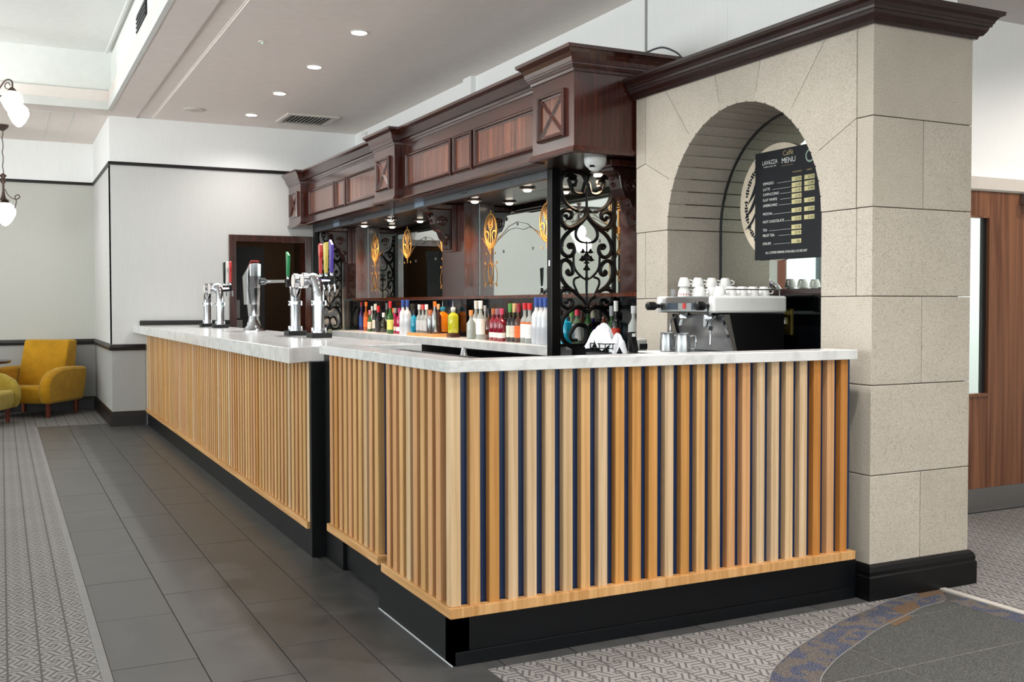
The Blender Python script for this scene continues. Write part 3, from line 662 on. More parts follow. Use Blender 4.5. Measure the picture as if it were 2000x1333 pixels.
def lower_motif(parent, y):
    X = XM-.003
    for s in (-1,1):
        P = smoothpts([(0,1.60,0),(s*.06,1.545,0),(s*.115,1.55,0),(s*.13,1.62,0),(s*.09,1.70,0),(s*.02,1.73,0),(0,1.80,0),(s*.06,1.87,0)],4)
        MB().tube([(X,y+p[0],p[1]) for p in P], .003, 5, flat=.5, fdir=(1,0,0)).obj('gilt_line', M_gold, parent)
        P = smoothpts([(0,1.55,0),(s*.035,1.60,0),(s*.045,1.68,0),(s*.01,1.72,0)],4)
        MB().tube([(X,y+p[0],p[1]) for p in P], .005, 5, flat=.5, fdir=(1,0,0)).obj('gilt_line', M_gold, parent)
    for q in (-.12,.0,.12):
        for zz in (1.53,1.73): MB().box(X-.002,X+.002,y+q-.006,y+q+.006,zz-.012,zz+.012).obj('gilt_dot', M_gold, parent)
for i, (a, b) in enumerate(((5.93,8.55),(9.07,11.73))):
    t = thing('back_bar_mirror', ['back bar mirror with gilt motifs, the one nearer the stone arch','back bar mirror with gilt motifs, the one nearer the doorway'][i], 'mirror', (XM,(a+b)/2,1.44), 'back bar mirrors')
    MB().box(XM,XM+.01,a,b,1.434,2.283).obj('glass', M_mir, t)
    for yy in (a+.004,b-.004): MB().box(XM-.004,XM,yy-.004,yy+.004,1.436,2.28).obj('edge_bead', M_white if False else M_alu, t)
    m = (a+b)/2
    for y in (m-1.06,m,m+1.06): motif(t, y)
    for y in (m-1.06,m+1.06): lower_motif(t, y)
    X = XM-.003
    for s in (-1,1):
        for P in ([(.10,1.90),(.2,1.96),(.35,2.03),(.53,2.06),(.7,2.03),(.85,1.96),(.96,1.90)],[(.12,1.94),(.3,2.0),(.42,1.985),(.55,2.01),(.7,2.0),(.9,1.93)]):
            MB().tube([(X,m+s*p[0],p[1]) for p in P], .0022, 4, flat=.5, fdir=(1,0,0)).obj('gilt_swag', plain('etched_gilding','6E6048',.4,.6), t)
        for q, zz in ((.53,2.04),(.25,1.82),(.8,1.82)): MB().box(X-.002,X+.002,m+s*q-.008,m+s*q+.008,zz-.012,zz+.012).obj('etched_dot', M_greymet, t)
tag(MB().box(3.74,3.7795,5.392,11.72,1.408,1.434).box(3.7795,XM-.001,5.935,8.545,1.408,1.433).box(3.7795,XM-.001,9.075,11.72,1.408,1.433).obj('back_ledge', M_ledge), 'long polished mahogany ledge under the back bar mirrors', 'ledge')
sp_ = thing('splashback', 'black tiled splashback behind the bottles', 'splashback', (XM,8.8,1.07))
for i in range(10):
    ty0 = 5.945+i*.518+(.54 if i > 4 else 0)
    for j in range(2): MB().box(3.915,XM+.01,ty0,ty0+.514,1.064+j*.172,1.064+(j+1)*.172-.003).obj('tile', M_gloss, sp_)
# back counter with fridges below
bc = thing('back_counter', 'white marble back counter carrying the rows of bottles', 'counter', (3.6,8.9,0))
MB().box(3.42,3.93,6.24,11.50,.995,1.063).obj('marble_top', M_marble, bc, bevel=.003)
MB().box(3.46,3.93,6.26,11.50,.1,.995).obj('carcass', M_matte, bc)
for i in range(8):
    d = MB().box(3.44,3.462,6.27+i*.65,6.27+(i+1)*.65-.012,.12,.985).obj('fridge_door', M_gloss, bc); MB().box(3.425,3.44,6.27+i*.65+.5,6.27+i*.65+.52,.5,.9).obj('door_handle', M_alu, d)
tag(MB().box(3.36,3.72,11.52,11.535,.2,1.11).obj('glass_screen', M_pane), 'upright edge of a glass screen at the far end of the back counter', 'screen')
db = thing('low_cabinet', 'black cabinet between the iron grille and the stone arch', 'cabinet', (3.7,5.8,0))
MB().box(3.52,3.93,5.40,6.13,0,1.058).obj('carcass', M_black, db); MB().box(3.50,3.92,5.40,6.135,1.058,1.063).obj('top_board', M_gloss, db)
# soffit spotlights
for i, y in enumerate((6.19,7.26,8.27,9.30,10.46,11.35)):
    lab = 'recessed warm spotlight under the canopy, ' + ['behind the near iron grille','second from the stone arch','just before the middle corbel','just beyond the middle corbel','second from the far end','nearest the far wall'][i]
    t = thing('canopy_spotlight', lab, 'spotlight', (3.76,y,2.284), 'canopy spotlights')
    MB().lathe([(.0,0),(.05,0),(.068,-.008),(.066,-.013),(.03,-.016)], (3.76,y,2.284), 20).obj('flange', M_cream, t, smooth=True)
    MB().lathe([(.036,-.014),(.033,-.024),(.022,-.032),(0,-.034)], (3.76,y,2.284), 16).obj('bulb', M_spot, t, smooth=True)
    spot('canopy_spot', (3.74,y,2.235), 55, WARMER, 125, .9, .03)
# shutter track
tk = thing('shutter_track', 'grey steel shutter track hung below the canopy', 'shutter track', (3.41,9.2,2.25))
MB().box(3.39,3.43,6.24,12.13,2.232,2.283).obj('channel', M_greymet, tk); MB().box(3.43,3.50,6.24,12.13,2.245,2.283).obj('lip', M_black, tk)
for y0 in (11.1,8.55): MB().box(3.385,3.39,y0,y0+.22,2.242,2.286).obj('label_plate', plain('plate_blue_grey','8FA0B5',.4), tk)
for y0 in (10.6,7.62):
    for q in (0,.05,.1): MB().lathe([(0,-.004),(.008,-.004),(.008,.004),(0,.004)], (3.388,y0+q,2.265), 8).obj('bolt', M_black, tk)
lt = thing('shutter_latch', 'small steel latch hanging from the shutter track', 'latch', (3.40,9.35,2.2))
MB().box(3.372,3.39,9.32,9.40,2.21,2.292).obj('latch_plate', M_alu, lt, bevel=.003); MB().tube([(3.38,9.36,2.22),(3.38,9.36,2.165)], .009, 8).obj('latch_bolt', M_chrome, lt, smooth=True)

# ------------------------------------------------------------------ wrought iron grilles
CUR = [[(0.0018, 2.2049), (0.0136, 2.2459), (0.0403, 2.269), (0.0759, 2.2800), (0.1115, 2.2810), (0.1589, 2.2700), (0.1927, 2.2459), (0.2087, 2.2049), (0.2093, 2.1587), (0.1974, 2.1074), (0.1708, 2.0612), (0.1293, 2.0304), (0.0759, 2.0073)],
[(0.0136, 2.2049), (0.0255, 2.1587), (0.0374, 2.133), (0.0759, 2.1279), (0.1085, 2.1433), (0.1263, 2.1741), (0.1411, 2.2151), (0.1233, 2.228), (0.0937, 2.2254), (0.0848, 2.2074), (0.0996, 2.1843)],
[(0.1886, 2.2434), (0.1411, 2.2511), (0.0818, 2.2434)],
[(0.0, 1.9919), (0.0136, 1.9637), (0.0403, 1.9381), (0.0818, 1.9098), (0.1293, 1.8893), (0.1708, 1.897), (0.2004, 1.9278), (0.2093, 1.9688), (0.1886, 2.0022), (0.147, 2.0089), (0.1204, 1.9894), (0.1263, 1.9611), (0.153, 1.9509), (0.1678, 1.9688)],
[(0.0, 1.9868), (0.0285, 1.9381), (0.07, 1.897), (0.0878, 1.856), (0.0818, 1.82), (0.0522, 1.7944), (0.0077, 1.7867)],
[(0.0581, 1.9124), (0.0996, 1.8867), (0.147, 1.856), (0.1856, 1.8149), (0.2063, 1.7636), (0.1974, 1.7174), (0.1589, 1.6892), (0.1204, 1.6969), (0.0996, 1.7328), (0.1115, 1.7687), (0.1411, 1.7739), (0.15, 1.7585), (0.1322, 1.7508)],
[(0.1436, 1.5929), (0.1592, 1.5794), (0.1405, 1.5632), (0.1168, 1.574), (0.1124, 1.6092), (0.1342, 1.647), (0.1717, 1.6643), (0.206, 1.6443), (0.2135, 1.5929), (0.2090, 1.5497), (0.1779, 1.5011), (0.128, 1.4579), (0.0718, 1.4228), (0.0281, 1.3822), (0.0019, 1.339)],
[(0.0468, 1.3984), (0.0843, 1.4309), (0.1217, 1.4552), (0.1655, 1.4633), (0.2029, 1.4471), (0.2120, 1.4038), (0.2070, 1.3606), (0.1717, 1.3309), (0.1342, 1.3363), (0.1143, 1.3606), (0.1249, 1.3849), (0.153, 1.3876), (0.1655, 1.3714)],
[(0.0019, 1.3012), (0.0531, 1.3336), (0.103, 1.3309), (0.1592, 1.2958), (0.1967, 1.2418), (0.2079, 1.1769), (0.1904, 1.1121), (0.1467, 1.0743), (0.0968, 1.057), (0.0531, 1.0635), (0.0156, 1.1013), (0.0019, 1.1499), (0.0094, 1.1931), (0.0406, 1.212), (0.0843, 1.2093), (0.1155, 1.1769), (0.1342, 1.1391), (0.1217, 1.1067), (0.0905, 1.1067)],
[(0.1061, 1.7226), (0.1061, 1.6848), (0.103, 1.6308), (0.0843, 1.5875), (0.0406, 1.547), (0.0031, 1.5281)],
[(0.0593, 1.547), (0.0968, 1.5335), (0.103, 1.5011), (0.0843, 1.4579), (0.0593, 1.4173), (0.0219, 1.3876)]]
RAD = [.0175,.0145,.014,.0175,.0115,.015,.015,.015,.0165,.0085,.0085]
gr = thing('iron_grille', 'black wrought iron scroll grille standing by the stone arch', 'grille', (3.678,6.2,1.0), 'iron scroll grilles')
gc = 3.678
MB().box(3.381,3.449,6.165,6.235,.9,2.282).obj('post', M_black, gr, bevel=.003)
MB().box(3.892,3.912,6.185,6.215,1.064,2.282).obj('side_bar', M_iron, gr); MB().box(3.450,3.460,6.185,6.215,1.0,2.282).obj('side_bar', M_iron, gr)
MB().box(3.449,3.912,6.185,6.215,2.262,2.282).obj('top_bar', M_iron, gr); MB().box(3.449,3.912,6.18,6.22,1.064,1.082).obj('bottom_bar', M_iron, gr)
for c, r_ in zip(CUR, RAD):
    for s in (-1, 1):
        P = smoothpts([(gc+s*x, 6.2, z) for x, z in c], 4)
        n_ = len(P); rr = [r_*(1-.45*max(0,(i/n_-.7)/.3)) for i in range(n_)]
        MB().tube(P, rr, 6, flat=1.0).obj('scroll', M_iron, gr, smooth=True)
        if r_ > .0144: MB().lathe([(0,-.013),(.015,-.010),(.019,0),(.015,.010),(0,.013)], tuple(P[-1]), 8).obj('scroll_end', M_iron, gr, smooth=True)
MB().tube([(gc,6.2,2.17),(gc,6.2,2.0)], [.008,.010], 6).obj('stem', M_iron, gr); MB().tube([(gc,6.2,1.80),(gc,6.2,1.50),(gc,6.2,1.35)], [.006,.010,.006], 6).obj('stem', M_iron, gr)
def leafpts(x, z, w, h): return [(x-w,z),(x-w*.45,z+h*.35),(x,z+h),(x+w*.45,z+h*.35),(x+w,z),(x,z-h*.25)]
for (x,z,w,h) in ((0,2.0,.065,.05),(0,2.24,.04,.035),(0,1.69,.03,.05),(-.035,1.665,.03,.035),(.035,1.665,.03,.035),(-.03,1.72,.028,.03),(.03,1.72,.028,.03),(0,1.60,.03,.05),(0,1.645,.025,.03),(0,1.53,.022,.05),(.165,1.475,.05,.02),(-.165,1.475,.05,.02),(.17,1.895,.04,-.03),(-.17,1.895,.04,-.03),(-.12,2.235,.04,.015),(.12,2.235,.04,.015)):
    MB().prism([(gc+q[0],q[1]) for q in leafpts(x,z,w,h)], 'y', 6.193, 6.207).obj('iron_leaf', M_iron, gr, bevel=.003)
MB().lathe([(0,-.02),(.018,-.012),(.022,0),(.018,.012),(0,.02)], (gc,6.2,1.678), 10).obj('rosette', M_iron, gr, smooth=True)
MB().box(3.379,3.382,6.19,6.21,1.62,1.66).obj('lock_plate', M_white, gr)
g2 = copy_tree(gr); g2.location = (3.59,12.17,1.0); g2.scale = (.65,1,1); g2['label'] = 'black wrought iron scroll grille at the far wall beside the doorway'

# ------------------------------------------------------------------ bottles
GC = {'purple':'4A2A6A','amber':'9A4A12','green':'2C5A2A','clear':'C8CFCB','dkgreen':'14241A','black':'141014','olive':'2B2A1A','magenta':'A01848','frost':'D9DCE2','teal':'1690B0','cyan':'20B4D8','steel':'B8BABC','brown':'4A2414','orange':'F08A10','lime':'B4B42A','dkred':'7C1426','greenclear':'86A07E','navy':'1A2468','copper':'A8542E'}
M_bot = {}
for k_, c_ in GC.items():
    if k_ == 'steel': M_bot[k_] = M_steel; continue
    op_ = k_ in ('orange','lime','magenta','teal','cyan','copper')
    M_bot[k_] = plain('bottle_'+k_, c_, .1, 0, .3, .6, .45 if k_ in ('clear','greenclear') else .15 if k_ in ('frost',) else 0, .03)
CAPC = {'redcap':'C01E28','orangecap':'E8741E','pinkcap':'E07A8A','whitecap':'EDEDEA','whitecap2':'EDEDEA','whitetop':'D8D8D0','greycap':'8A8A88','magcap':'A02060','bluecap':'27458F','blackcap':'101014','redwhite':'D04A4A','copper':'B4683E','tancap':'D0A878','blueneck':'2A88A8','clearneck':'C8CCC8','corkcap':'C88850','silvercap':'B8BABE','browncap':'A05A3A','mauvecap':'8A6472','pinkcap2':'C04060','greencap':'4A8A3A','dkredcap':'8A1C2C','redcone':'D8304A','spout':'E4DCC0'}
M_cap = {k_: plain('cap_'+k_, c_, .35, var=.03) for k_, c_ in CAPC.items()}
LABC = {'blue':'3A5AA8','orange':'E0682A','cream':'DAD2C0','charcoal':'2A2A2C','grey':'A8A090','yellow':'D8D870','band':'F0E4DC','paleblue':'D4E8F0','silver':'C8CACB','white':'ECECEA','orangelab':'D0703A','whitegreen':'D4DCC8','creamred':'D8C8B8','redlab':'C83A24'}
M_lab = {k_: plain('label_'+k_, c_, .55, var=.1, scale=60) for k_, c_ in LABC.items()}
GRP = {'magenta':'magenta liqueur trio','dkred':'dark red liqueur trio'}
def bottle(x, y, ty, r, h, g, c, lab, desc, z=1.063):
    t = thing('bottle', desc, 'bottle', (x,y,z))
    ch = 0 if c == 'none' else .045
    b = h-ch; nr = r*.36
    P = {'slim':[(r*.9,0),(r,.006),(r,b*.62),(r*.8,b*.7),(nr,b*.8),(nr,b)],
         'wine':[(r*.9,0),(r,.006),(r,b*.6),(r*.75,b*.69),(nr,b*.77),(nr*.9,b)],
         'squat':[(r*.9,0),(r,.006),(r*1.05,b*.4),(r,b*.66),(r*.5,b*.8),(nr,b*.86),(nr,b)],
         'liqueur':[(r*.92,0),(r,.006),(r,b*.66),(r*.92,b*.74),(nr*1.1,b*.85),(nr,b)],
         'vodka':[(r*.92,0),(r,.006),(r,b*.66),(r*.85,b*.74),(nr*1.1,b*.83),(nr,b)],
         'gin':[(r*.94,0),(r,.005),(r,b*.78),(r*.9,b*.83),(nr,b*.88),(nr,b)],
         'gin2':[(r*.95,0),(r,.006),(r*1.02,b*.55),(r*.9,b*.66),(nr*1.2,b*.78),(nr,b)],
         'shaker':[(r*.8,0),(r*.9,.01),(r,b*.75),(r*.9,b*.85),(r*.55,b*.95),(r*.5,b)],
         'tall':[(r*.9,0),(r,.006),(r,b*.7),(r*.6,b*.8),(nr,b*.88),(nr,b)],
         'pour':[(r*.94,0),(r,.005),(r,b*.62),(r*.9,b*.68),(nr,b*.76),(nr,b*.86)]}[ty]
    sq = 5 if ty in ('gin','pour') else None
    MB().lathe(P, (x,y,z), 20, sq=sq).obj('glass_body', M_bot[g], t, smooth=True)
    cr = nr*1.35
    if ty == 'pour':
        MB().lathe([(nr*1.1,0),(nr*1.5,.01),(nr*1.5,.035),(nr,.045)], (x,y,z+b*.78), 12).obj('collar', M_cap[c], t, smooth=True)
        MB().tube([(x,y,z+b*.9),(x,y,z+h*.97),(x+.004,y+.01,z+h*1.02),(x+.01,y+.025,z+h*1.04)], [.008,.006,.005,.004], 8).obj('pour_spout', M_chrome, t, smooth=True)
    elif c == 'redcone' or c == 'spout':
        MB().lathe([(nr*1.5,-.03),(nr*1.4,0),(nr*.5,ch),(0,ch)], (x,y,z+b), 12).obj('pour_cap', M_cap[c], t, smooth=True)
    elif c != 'none':
        lng = .055 if ty in ('wine','vodka','gin2') else .035
        if ty == 'shaker': cr = r*.62
        MB().lathe([(cr,-lng+.03),(cr*1.05,ch-.003),(cr*.95,ch),(0,ch)], (x,y,z+b), 14).obj('cap', M_cap[c], t, smooth=True)
    if lab != 'none':
        if lab == 'band': lo, hi = .13*b, .32*b
        elif ty == 'wine': lo, hi = .14*b, .5*b
        else: lo, hi = .15*b, .56*b
        rr = r*(1.04 if ty == 'gin2' else 1.015)
        MB().lathe([(rr,lo),(rr,hi)], (x,y,z), 20, sq=sq).obj('label', M_lab[lab], t, smooth=True)
        if lab == 'white': MB().lathe([(rr+.0005,hi),(rr+.0005,hi+.016)], (x,y,z), 20).obj('neck_label', M_lab['orangelab'] if 'orange band' in desc else M_lab['white'], t, smooth=True)
    if g in GRP: t['group'] = GRP[g]
    if ty == 'vodka': t['group'] = 'blue capped frosted bottles'
    return t
BOT = [
(3.78,11.527,'slim',.03,.33,'purple','redcap','blue','purple bottle with blue label at far left end of the back counter'),
(3.72,11.177,'slim',.032,.329,'amber','orangecap','orange','amber bottle with bright orange label near the far end of the bottles'),
(3.66,10.872,'slim',.026,.237,'green','pinkcap','cream','small slender green bottle with a pink cap near the far end'),
(3.74,11.021,'slim',.028,.282,'clear','whitecap','cream','slim clear bottle with tall white cap and cream label'),
(3.70,10.798,'wine',.034,.305,'dkgreen','whitetop','cream','dark green bottle with pale top and cream label'),
(3.66,10.58,'wine',.036,.283,'black','redcap','charcoal','near black bottle with red capsule and black label'),
(3.68,10.47,'squat',.032,.211,'olive','whitecap','grey','short dark olive bottle with grey label and small white stopper'),
(3.80,10.694,'wine',.034,.315,'green','greycap','cream','green bottle with white label and grey capsule behind the olive bottle'),
(3.57,9.953,'wine',.034,.331,'green','redcap','yellow','green bottle with red capsule and yellow label'),
(3.70,10.205,'liqueur',.033,.261,'magenta','orangecap','band','magenta liqueur bottle with orange cap and white band'),
(3.66,10.05,'liqueur',.033,.261,'magenta','greycap','band','magenta liqueur bottle with grey cap and white band'),
(3.62,9.818,'liqueur',.033,.262,'magenta','magcap','band','magenta liqueur bottle with magenta cap and white band'),
(3.60,9.66,'vodka',.037,.344,'frost','bluecap','none','frosted bottle with blue cap beside the magenta trio'),
(3.57,9.458,'vodka',.037,.343,'frost','bluecap','none','frosted bottle with blue cap in front of the blue square bottles'),
(3.66,9.57,'gin',.031,.247,'teal','blackcap','paleblue','bright blue square bottle with pale label and black cap'),
(3.58,9.295,'gin',.032,.248,'teal','blackcap','none','bright blue square bottle with no label beside the wooden tray'),
(3.60,9.212,'slim',.032,.297,'clear','whitecap','silver','clear bottle with white cap at the far end of the wooden tray'),
(3.58,9.068,'slim',.032,.297,'clear','redwhite','silver','clear bottle with a pinkish red cap on the wooden tray'),
(3.56,8.926,'slim',.032,.297,'clear','whitecap2','silver','clear bottle with white cap next to the steel shaker on the tray'),
(3.54,8.787,'shaker',.033,.245,'steel','copper','none','steel cocktail shaker with copper cap on the wooden tray'),
(3.54,8.675,'tall',.03,.324,'steel','orangecap','none','tall silver bottle with large orange cap on the wooden tray'),
(3.62,8.784,'tall',.028,.301,'brown','tancap','none','brown bottle with tan cap behind the tall silver bottle'),
(3.70,8.865,'pour',.045,.29,'orange','blueneck','none','orange juice bottle with blue collar and steel pourer'),
(3.62,8.436,'pour',.042,.285,'lime','clearneck','none','yellow green cordial bottle with steel pourer'),
(3.60,8.002,'squat',.038,.247,'clear','corkcap','none','squat clear decanter with an orange stopper'),
(3.70,8.116,'gin2',.036,.328,'clear','whitecap','white','clear bottle with tall white cap, behind the squat decanter'),
(3.62,7.852,'gin2',.036,.327,'clear','whitecap','white','clear bottle with tall white cap, just before the brown bottle'),
(3.74,8.016,'slim',.03,.286,'clear','silvercap','none','slim clear bottle with silver cap at the back by the splashback'),
(3.62,7.684,'squat',.034,.265,'brown','blackcap','orangelab','brown bottle with black cap and orange label'),
(3.60,7.559,'liqueur',.035,.261,'dkred','browncap','band','dark red liqueur bottle with brown cap and white band'),
(3.58,7.44,'liqueur',.035,.262,'dkred','mauvecap','band','dark red liqueur bottle with mauve cap and white band'),
(3.56,7.32,'liqueur',.035,.262,'dkred','pinkcap2','band','dark red liqueur bottle with pink cap and white band'),
(3.60,7.247,'wine',.034,.302,'black','greencap','whitegreen','dark bottle with green capsule and pale green label'),
(3.60,7.172,'wine',.034,.302,'black','tancap','creamred','dark bottle with tan capsule and cream label'),
(3.60,7.097,'wine',.034,.302,'brown','dkredcap','orange','dark brown bottle with dark red capsule and orange label'),
(3.60,6.996,'slim',.036,.304,'clear','redcap','white','clear bottle with red cap and orange band, beside the dark brown bottle'),
(3.57,6.858,'slim',.036,.303,'clear','redcap','white','clear bottle with red cap and orange band, beside the frosted trio'),
(3.56,6.728,'vodka',.04,.347,'frost','bluecap','none','big frosted bottle with blue cap, farthest of the trio by the iron post'),
(3.54,6.618,'vodka',.04,.346,'frost','bluecap','none','big frosted bottle with blue cap, middle of the trio by the iron post'),
(3.52,6.51,'vodka',.04,.345,'frost','bluecap','none','big frosted bottle with blue cap, closest to the iron post'),
(3.74,6.68,'gin',.03,.252,'teal','blackcap','none','small blue bottle with black cap half hidden by the grille post'),
(3.58,6.316,'gin',.034,.201,'cyan','none','none','bright cyan bottle behind the grille scrollwork'),
(3.66,6.378,'slim',.034,.253,'greenclear','greencap','white','green capped bottle with white label behind the grille'),
(3.66,6.30,'slim',.034,.289,'greenclear','redcone','white','bottle with red pouring cap and white label behind the grille'),
(3.76,6.40,'slim',.034,.254,'brown','none','white','brown bottle with white label behind the grille'),
(3.737,6.28,'wine',.03,.26,'green','none','none','plain green bottle beside the navy bottle behind the grille'),
(3.80,6.317,'slim',.032,.271,'navy','spout','none','navy blue bottle with cream pourer behind the grille'),
(3.866,6.28,'squat',.034,.205,'copper','none','none','copper coloured bottle behind the right edge of the grille'),
(3.79,6.05,'wine',.032,.282,'green','silvercap','none','green bottle with silver cap just in front of the grille'),
(3.68,5.82,'wine',.03,.316,'black','whitecap','redlab','dark bottle with red label between grille and stone arch'),
(3.64,5.545,'squat',.036,.282,'clear','silvercap','none','cut glass decanter with silver cap beside the stone arch'),
]
TRAY = {16,17,18,19,20,21}
for i, a in enumerate(BOT):
    a = list(a); z = 1.063
    if i in TRAY: z = 1.077; a[4] -= .014
    if i in (22,23): z = 1.103
    bottle(*a, z=z)
tr = thing('wooden_tray', 'wooden tray holding the shaker and clear bottles', 'tray', (3.56,8.93,1.063))
MB().box(3.495,3.652,8.62,9.255,1.063,1.077).obj('base', M_ledge, tr); MB().box(3.488,3.496,8.62,9.255,1.063,1.095).box(3.488,3.652,8.612,8.62,1.063,1.095).obj('rim', M_railx, tr)
for yy, xx, l in ((8.865,3.70,'dark wooden block under the orange juice bottle'),(8.436,3.62,'dark wooden block under the yellow green cordial bottle')):
    tag(MB().box(xx-.046,xx+.046,yy-.046,yy+.046,1.063,1.103).obj('wooden_block', M_mah, bevel=.004), l, 'block')

# ------------------------------------------------------------------ beer taps
def handle(parent, x, y, z, mat, h=.20, w=.034, lean=0.0, shape='paddle'):
    # black lever socket, steel ferrule, coloured paddle
    MB().lathe([(.012,0),(.019,.005),(.017,.055),(.010,.065)], (x,y,z), 12).obj('tap_body', M_black, parent, smooth=True)
    MB().lathe([(.010,.06),(.011,.075),(.008,.09)], (x,y,z), 10).obj('ferrule', M_chrome, parent, smooth=True)
    if shape == 'paddle': p = [(-.010,.085),(.010,.085),(w*.5,.085+h*.55),(w*.62,.085+h*.97),(-w*.62,.085+h),(-w*.5,.085+h*.55)]
    elif shape == 'slant': p = [(-.012,.085),(.012,.085),(w*.6,.085+h*1.06),(-w*.6,.085+h*.88)]
    else: p = [(-.009,.085),(.009,.085),(w*.30,.085+h*.5),(w*.55,.085+h*.72),(w*.5,.085+h*.95),(0,.085+h),(-w*.5,.085+h*.95),(-w*.55,.085+h*.72),(-w*.30,.085+h*.5)]
    MB().prism([(y+a-lean*b,z+b) for a,b in p], 'x', x-.011, x+.011).obj('tap_handle', mat, parent, bevel=.004)
    MB().tube([(x+.005,y,z+.02),(x+.02,y,z-.005),(x+.022,y,z-.05)], [.010,.009,.007], 8).obj('spout', M_chrome, parent, smooth=True)
H = {k_: plain('handle_'+k_, c_, .3, var=.05) for k_, c_ in {'red':'C0322E','yellow':'DCC45A','purple':'4A2E96','green':'2E8A56','dark':'1C2622','white':'E6DEDA'}.items()}
def bridge(label, y0, y1, x=1.93, handles=()):
    t = thing('beer_tap_tower', label, 'beer tap', (x,(y0+y1)/2,1.132)); t['group'] = 'bridge beer taps'
    zt = 1.525; r = .037; k_ = .115
    for y, s in ((y0,1),(y1,-1)):
        MB().box(x-.07,x+.07,y-.07,y+.07,1.132,1.166).obj('base_block', M_matte, t, bevel=.003)
        MB().lathe([(.052,0),(.052,.014),(r,.016)], (x,y,1.166), 20).obj('foot_flange', M_chrome, t, smooth=True)
        P = [(x,y,1.18),(x,y,zt-k_)]+[(x, y+s*k_*(1-cos(a)), zt-k_+k_*sin(a)) for a in [pi/2*i/8 for i in range(1,9)]]+[(x,y+s*(k_+.03),zt)]
        MB().tube(P, r, 18).obj('pipe', M_chrome, t, smooth=True)
        MB().lathe([(.05,0),(.05,.02)], (x,y,1.36), 20).obj('flange', M_chrome, t, smooth=True)
        for a in range(4):
            for zb in (1.352,1.168): MB().lathe([(.006,0),(.006,.032),(0,.034)], (x+.05*cos(a*pi/2+.8),y+.05*sin(a*pi/2+.8),zb), 6).obj('flange_bolt', M_chrome, t)
        MB().tube([(x,y+s*(k_+.025),zt),(x,y+s*(k_+.05),zt)], .05, 20).obj('flange', M_chrome, t, smooth=True)
    MB().tube([(x,y0+k_+.04,zt),(x,y1-k_-.04,zt)], .04, 20).obj('cross_pipe', M_chrome, t, smooth=True)
    for q in (.30,.70):
        y = y0+(y1-y0)*q
        MB().tube([(x-.03,y,zt),(x-.062,y,zt)], [.055,.055], 20).obj('badge_rim', M_chrome, t, smooth=True)
        MB().tube([(x-.062,y,zt),(x-.066,y,zt)], [.046,.046], 20).obj('badge', H['white'], t)
    for i, (m_, sh) in enumerate(handles):
        y = y0+(y1-y0)*(.28+.44*i/max(1,len(handles)-1))
        MB().tube([(x+.03,y,zt),(x+.13,y,zt)], .012, 8).obj('tap_arm', M_chrome, t, smooth=True)
        handle(t, x+.14, y, zt-.03, H[m_], .22, .055 if sh == 'paddle' else .05, 0, sh)
    return t
bridge('chrome bridge tap with yellow and purple handles at the near end of the long worktop', 6.80, 7.42, handles=(('purple','slant'),('yellow','paddle'),('red','bulb')))
bridge('chrome bridge tap with dark green and red handles at the far end of the worktop', 10.30, 11.00, handles=(('red','bulb'),('white','bulb'),('dark','paddle')))
tf = thing('beer_tap_tower', 'tall slanted chrome tap column with a green handle in the middle', 'beer tap', (1.93,8.80,1.132))
MB().lathe([(.10,0),(.10,.008),(.085,.02),(.06,.05),(.045,.10),(.04,.15)], (1.93,8.80,1.132), 24).obj('flared_base', M_chrome, tf, smooth=True)
m = MB(); rows = [(1.26,.045,.055),(1.36,.05,.064),(1.50,.056,.082),(1.60,.062,.10),(1.66,.064,.108)]
vs = []
for z, a, b in rows:
    for kx, ky in ((-1,-1),(-.3,-1.15),(.3,-1.15),(1,-1),(1,1),(-1,1)):
        zz = z+(.045*(-ky) if z > 1.62 else 0)+(.0 if z < 1.62 else -.02*kx*0); vs.append((1.93+a*kx*.75-(z-1.27)*.02, 8.80+b*ky*1.25+(z-1.27)*.05, zz))
m.add(vs, [(j*6+k,j*6+(k+1)%6,(j+1)*6+(k+1)%6,(j+1)*6+k) for j in range(4) for k in range(6)]+[tuple(range(5,-1,-1)),tuple(24+k for k in range(6))])
m.obj('column', M_chrome, tf, bevel=.006)
MB().prism([(8.695,1.722),(8.945,1.612),(8.945,1.622),(8.695,1.732)], 'x', 1.885, 1.955).obj('top_badge', H['red'], tf)
MB().prism([(8.75,1.36),(8.87,1.36),(8.92,1.60),(8.735,1.66)], 'x', 1.862, 1.868).obj('badge_plate', M_steel, tf)
MB().tube([(1.97,8.72,1.555),(1.985,8.66,1.555)], [.03,.03], 14).obj('tap_collar', M_chrome, tf, smooth=True)
MB().tube([(1.98,8.70,1.552),(2.03,8.40,1.55),(2.06,8.22,1.548)], [.016,.012,.011], 10).obj('tap_arm', M_chrome, tf, smooth=True)
handle(tf, 2.07, 8.19, 1.50, H['green'], .19, .06, .05, 'slant')

# ------------------------------------------------------------------ coffee machine and what stands around it
cmx = thing('coffee_machine', 'white and black two-group espresso machine in the stone arch', 'coffee machine', (3.55,4.55,1.083))
Y0, Y1 = 4.285, 4.805; X0, X1 = 3.305, 3.797
MB().prism([(X0+.16,1.085),(X1-.01,1.085),(X1-.01,1.30),(X0+.10,1.30)], 'y', Y0+.012, Y0+.02).obj('side_panel', M_black, cmx)
MB().prism([(X0+.16,1.085),(X1-.01,1.085),(X1-.01,1.30),(X0+.10,1.30)], 'y', Y1-.02, Y1-.012).obj('side_panel', M_black, cmx)
MB().prism([(X0+.17,1.085),(X1-.02,1.085),(X1-.02,1.30),(X0+.11,1.30)], 'y', Y0+.022, Y1-.022).obj('splash_panel', M_steel, cmx)
MB().prism([(X0+.145,1.085),(X0+.165,1.085),(X0+.11,1.30),(X0+.07,1.30)], 'y', Y0+.008, Y0+.03).obj('front_trim', M_chrome, cmx)
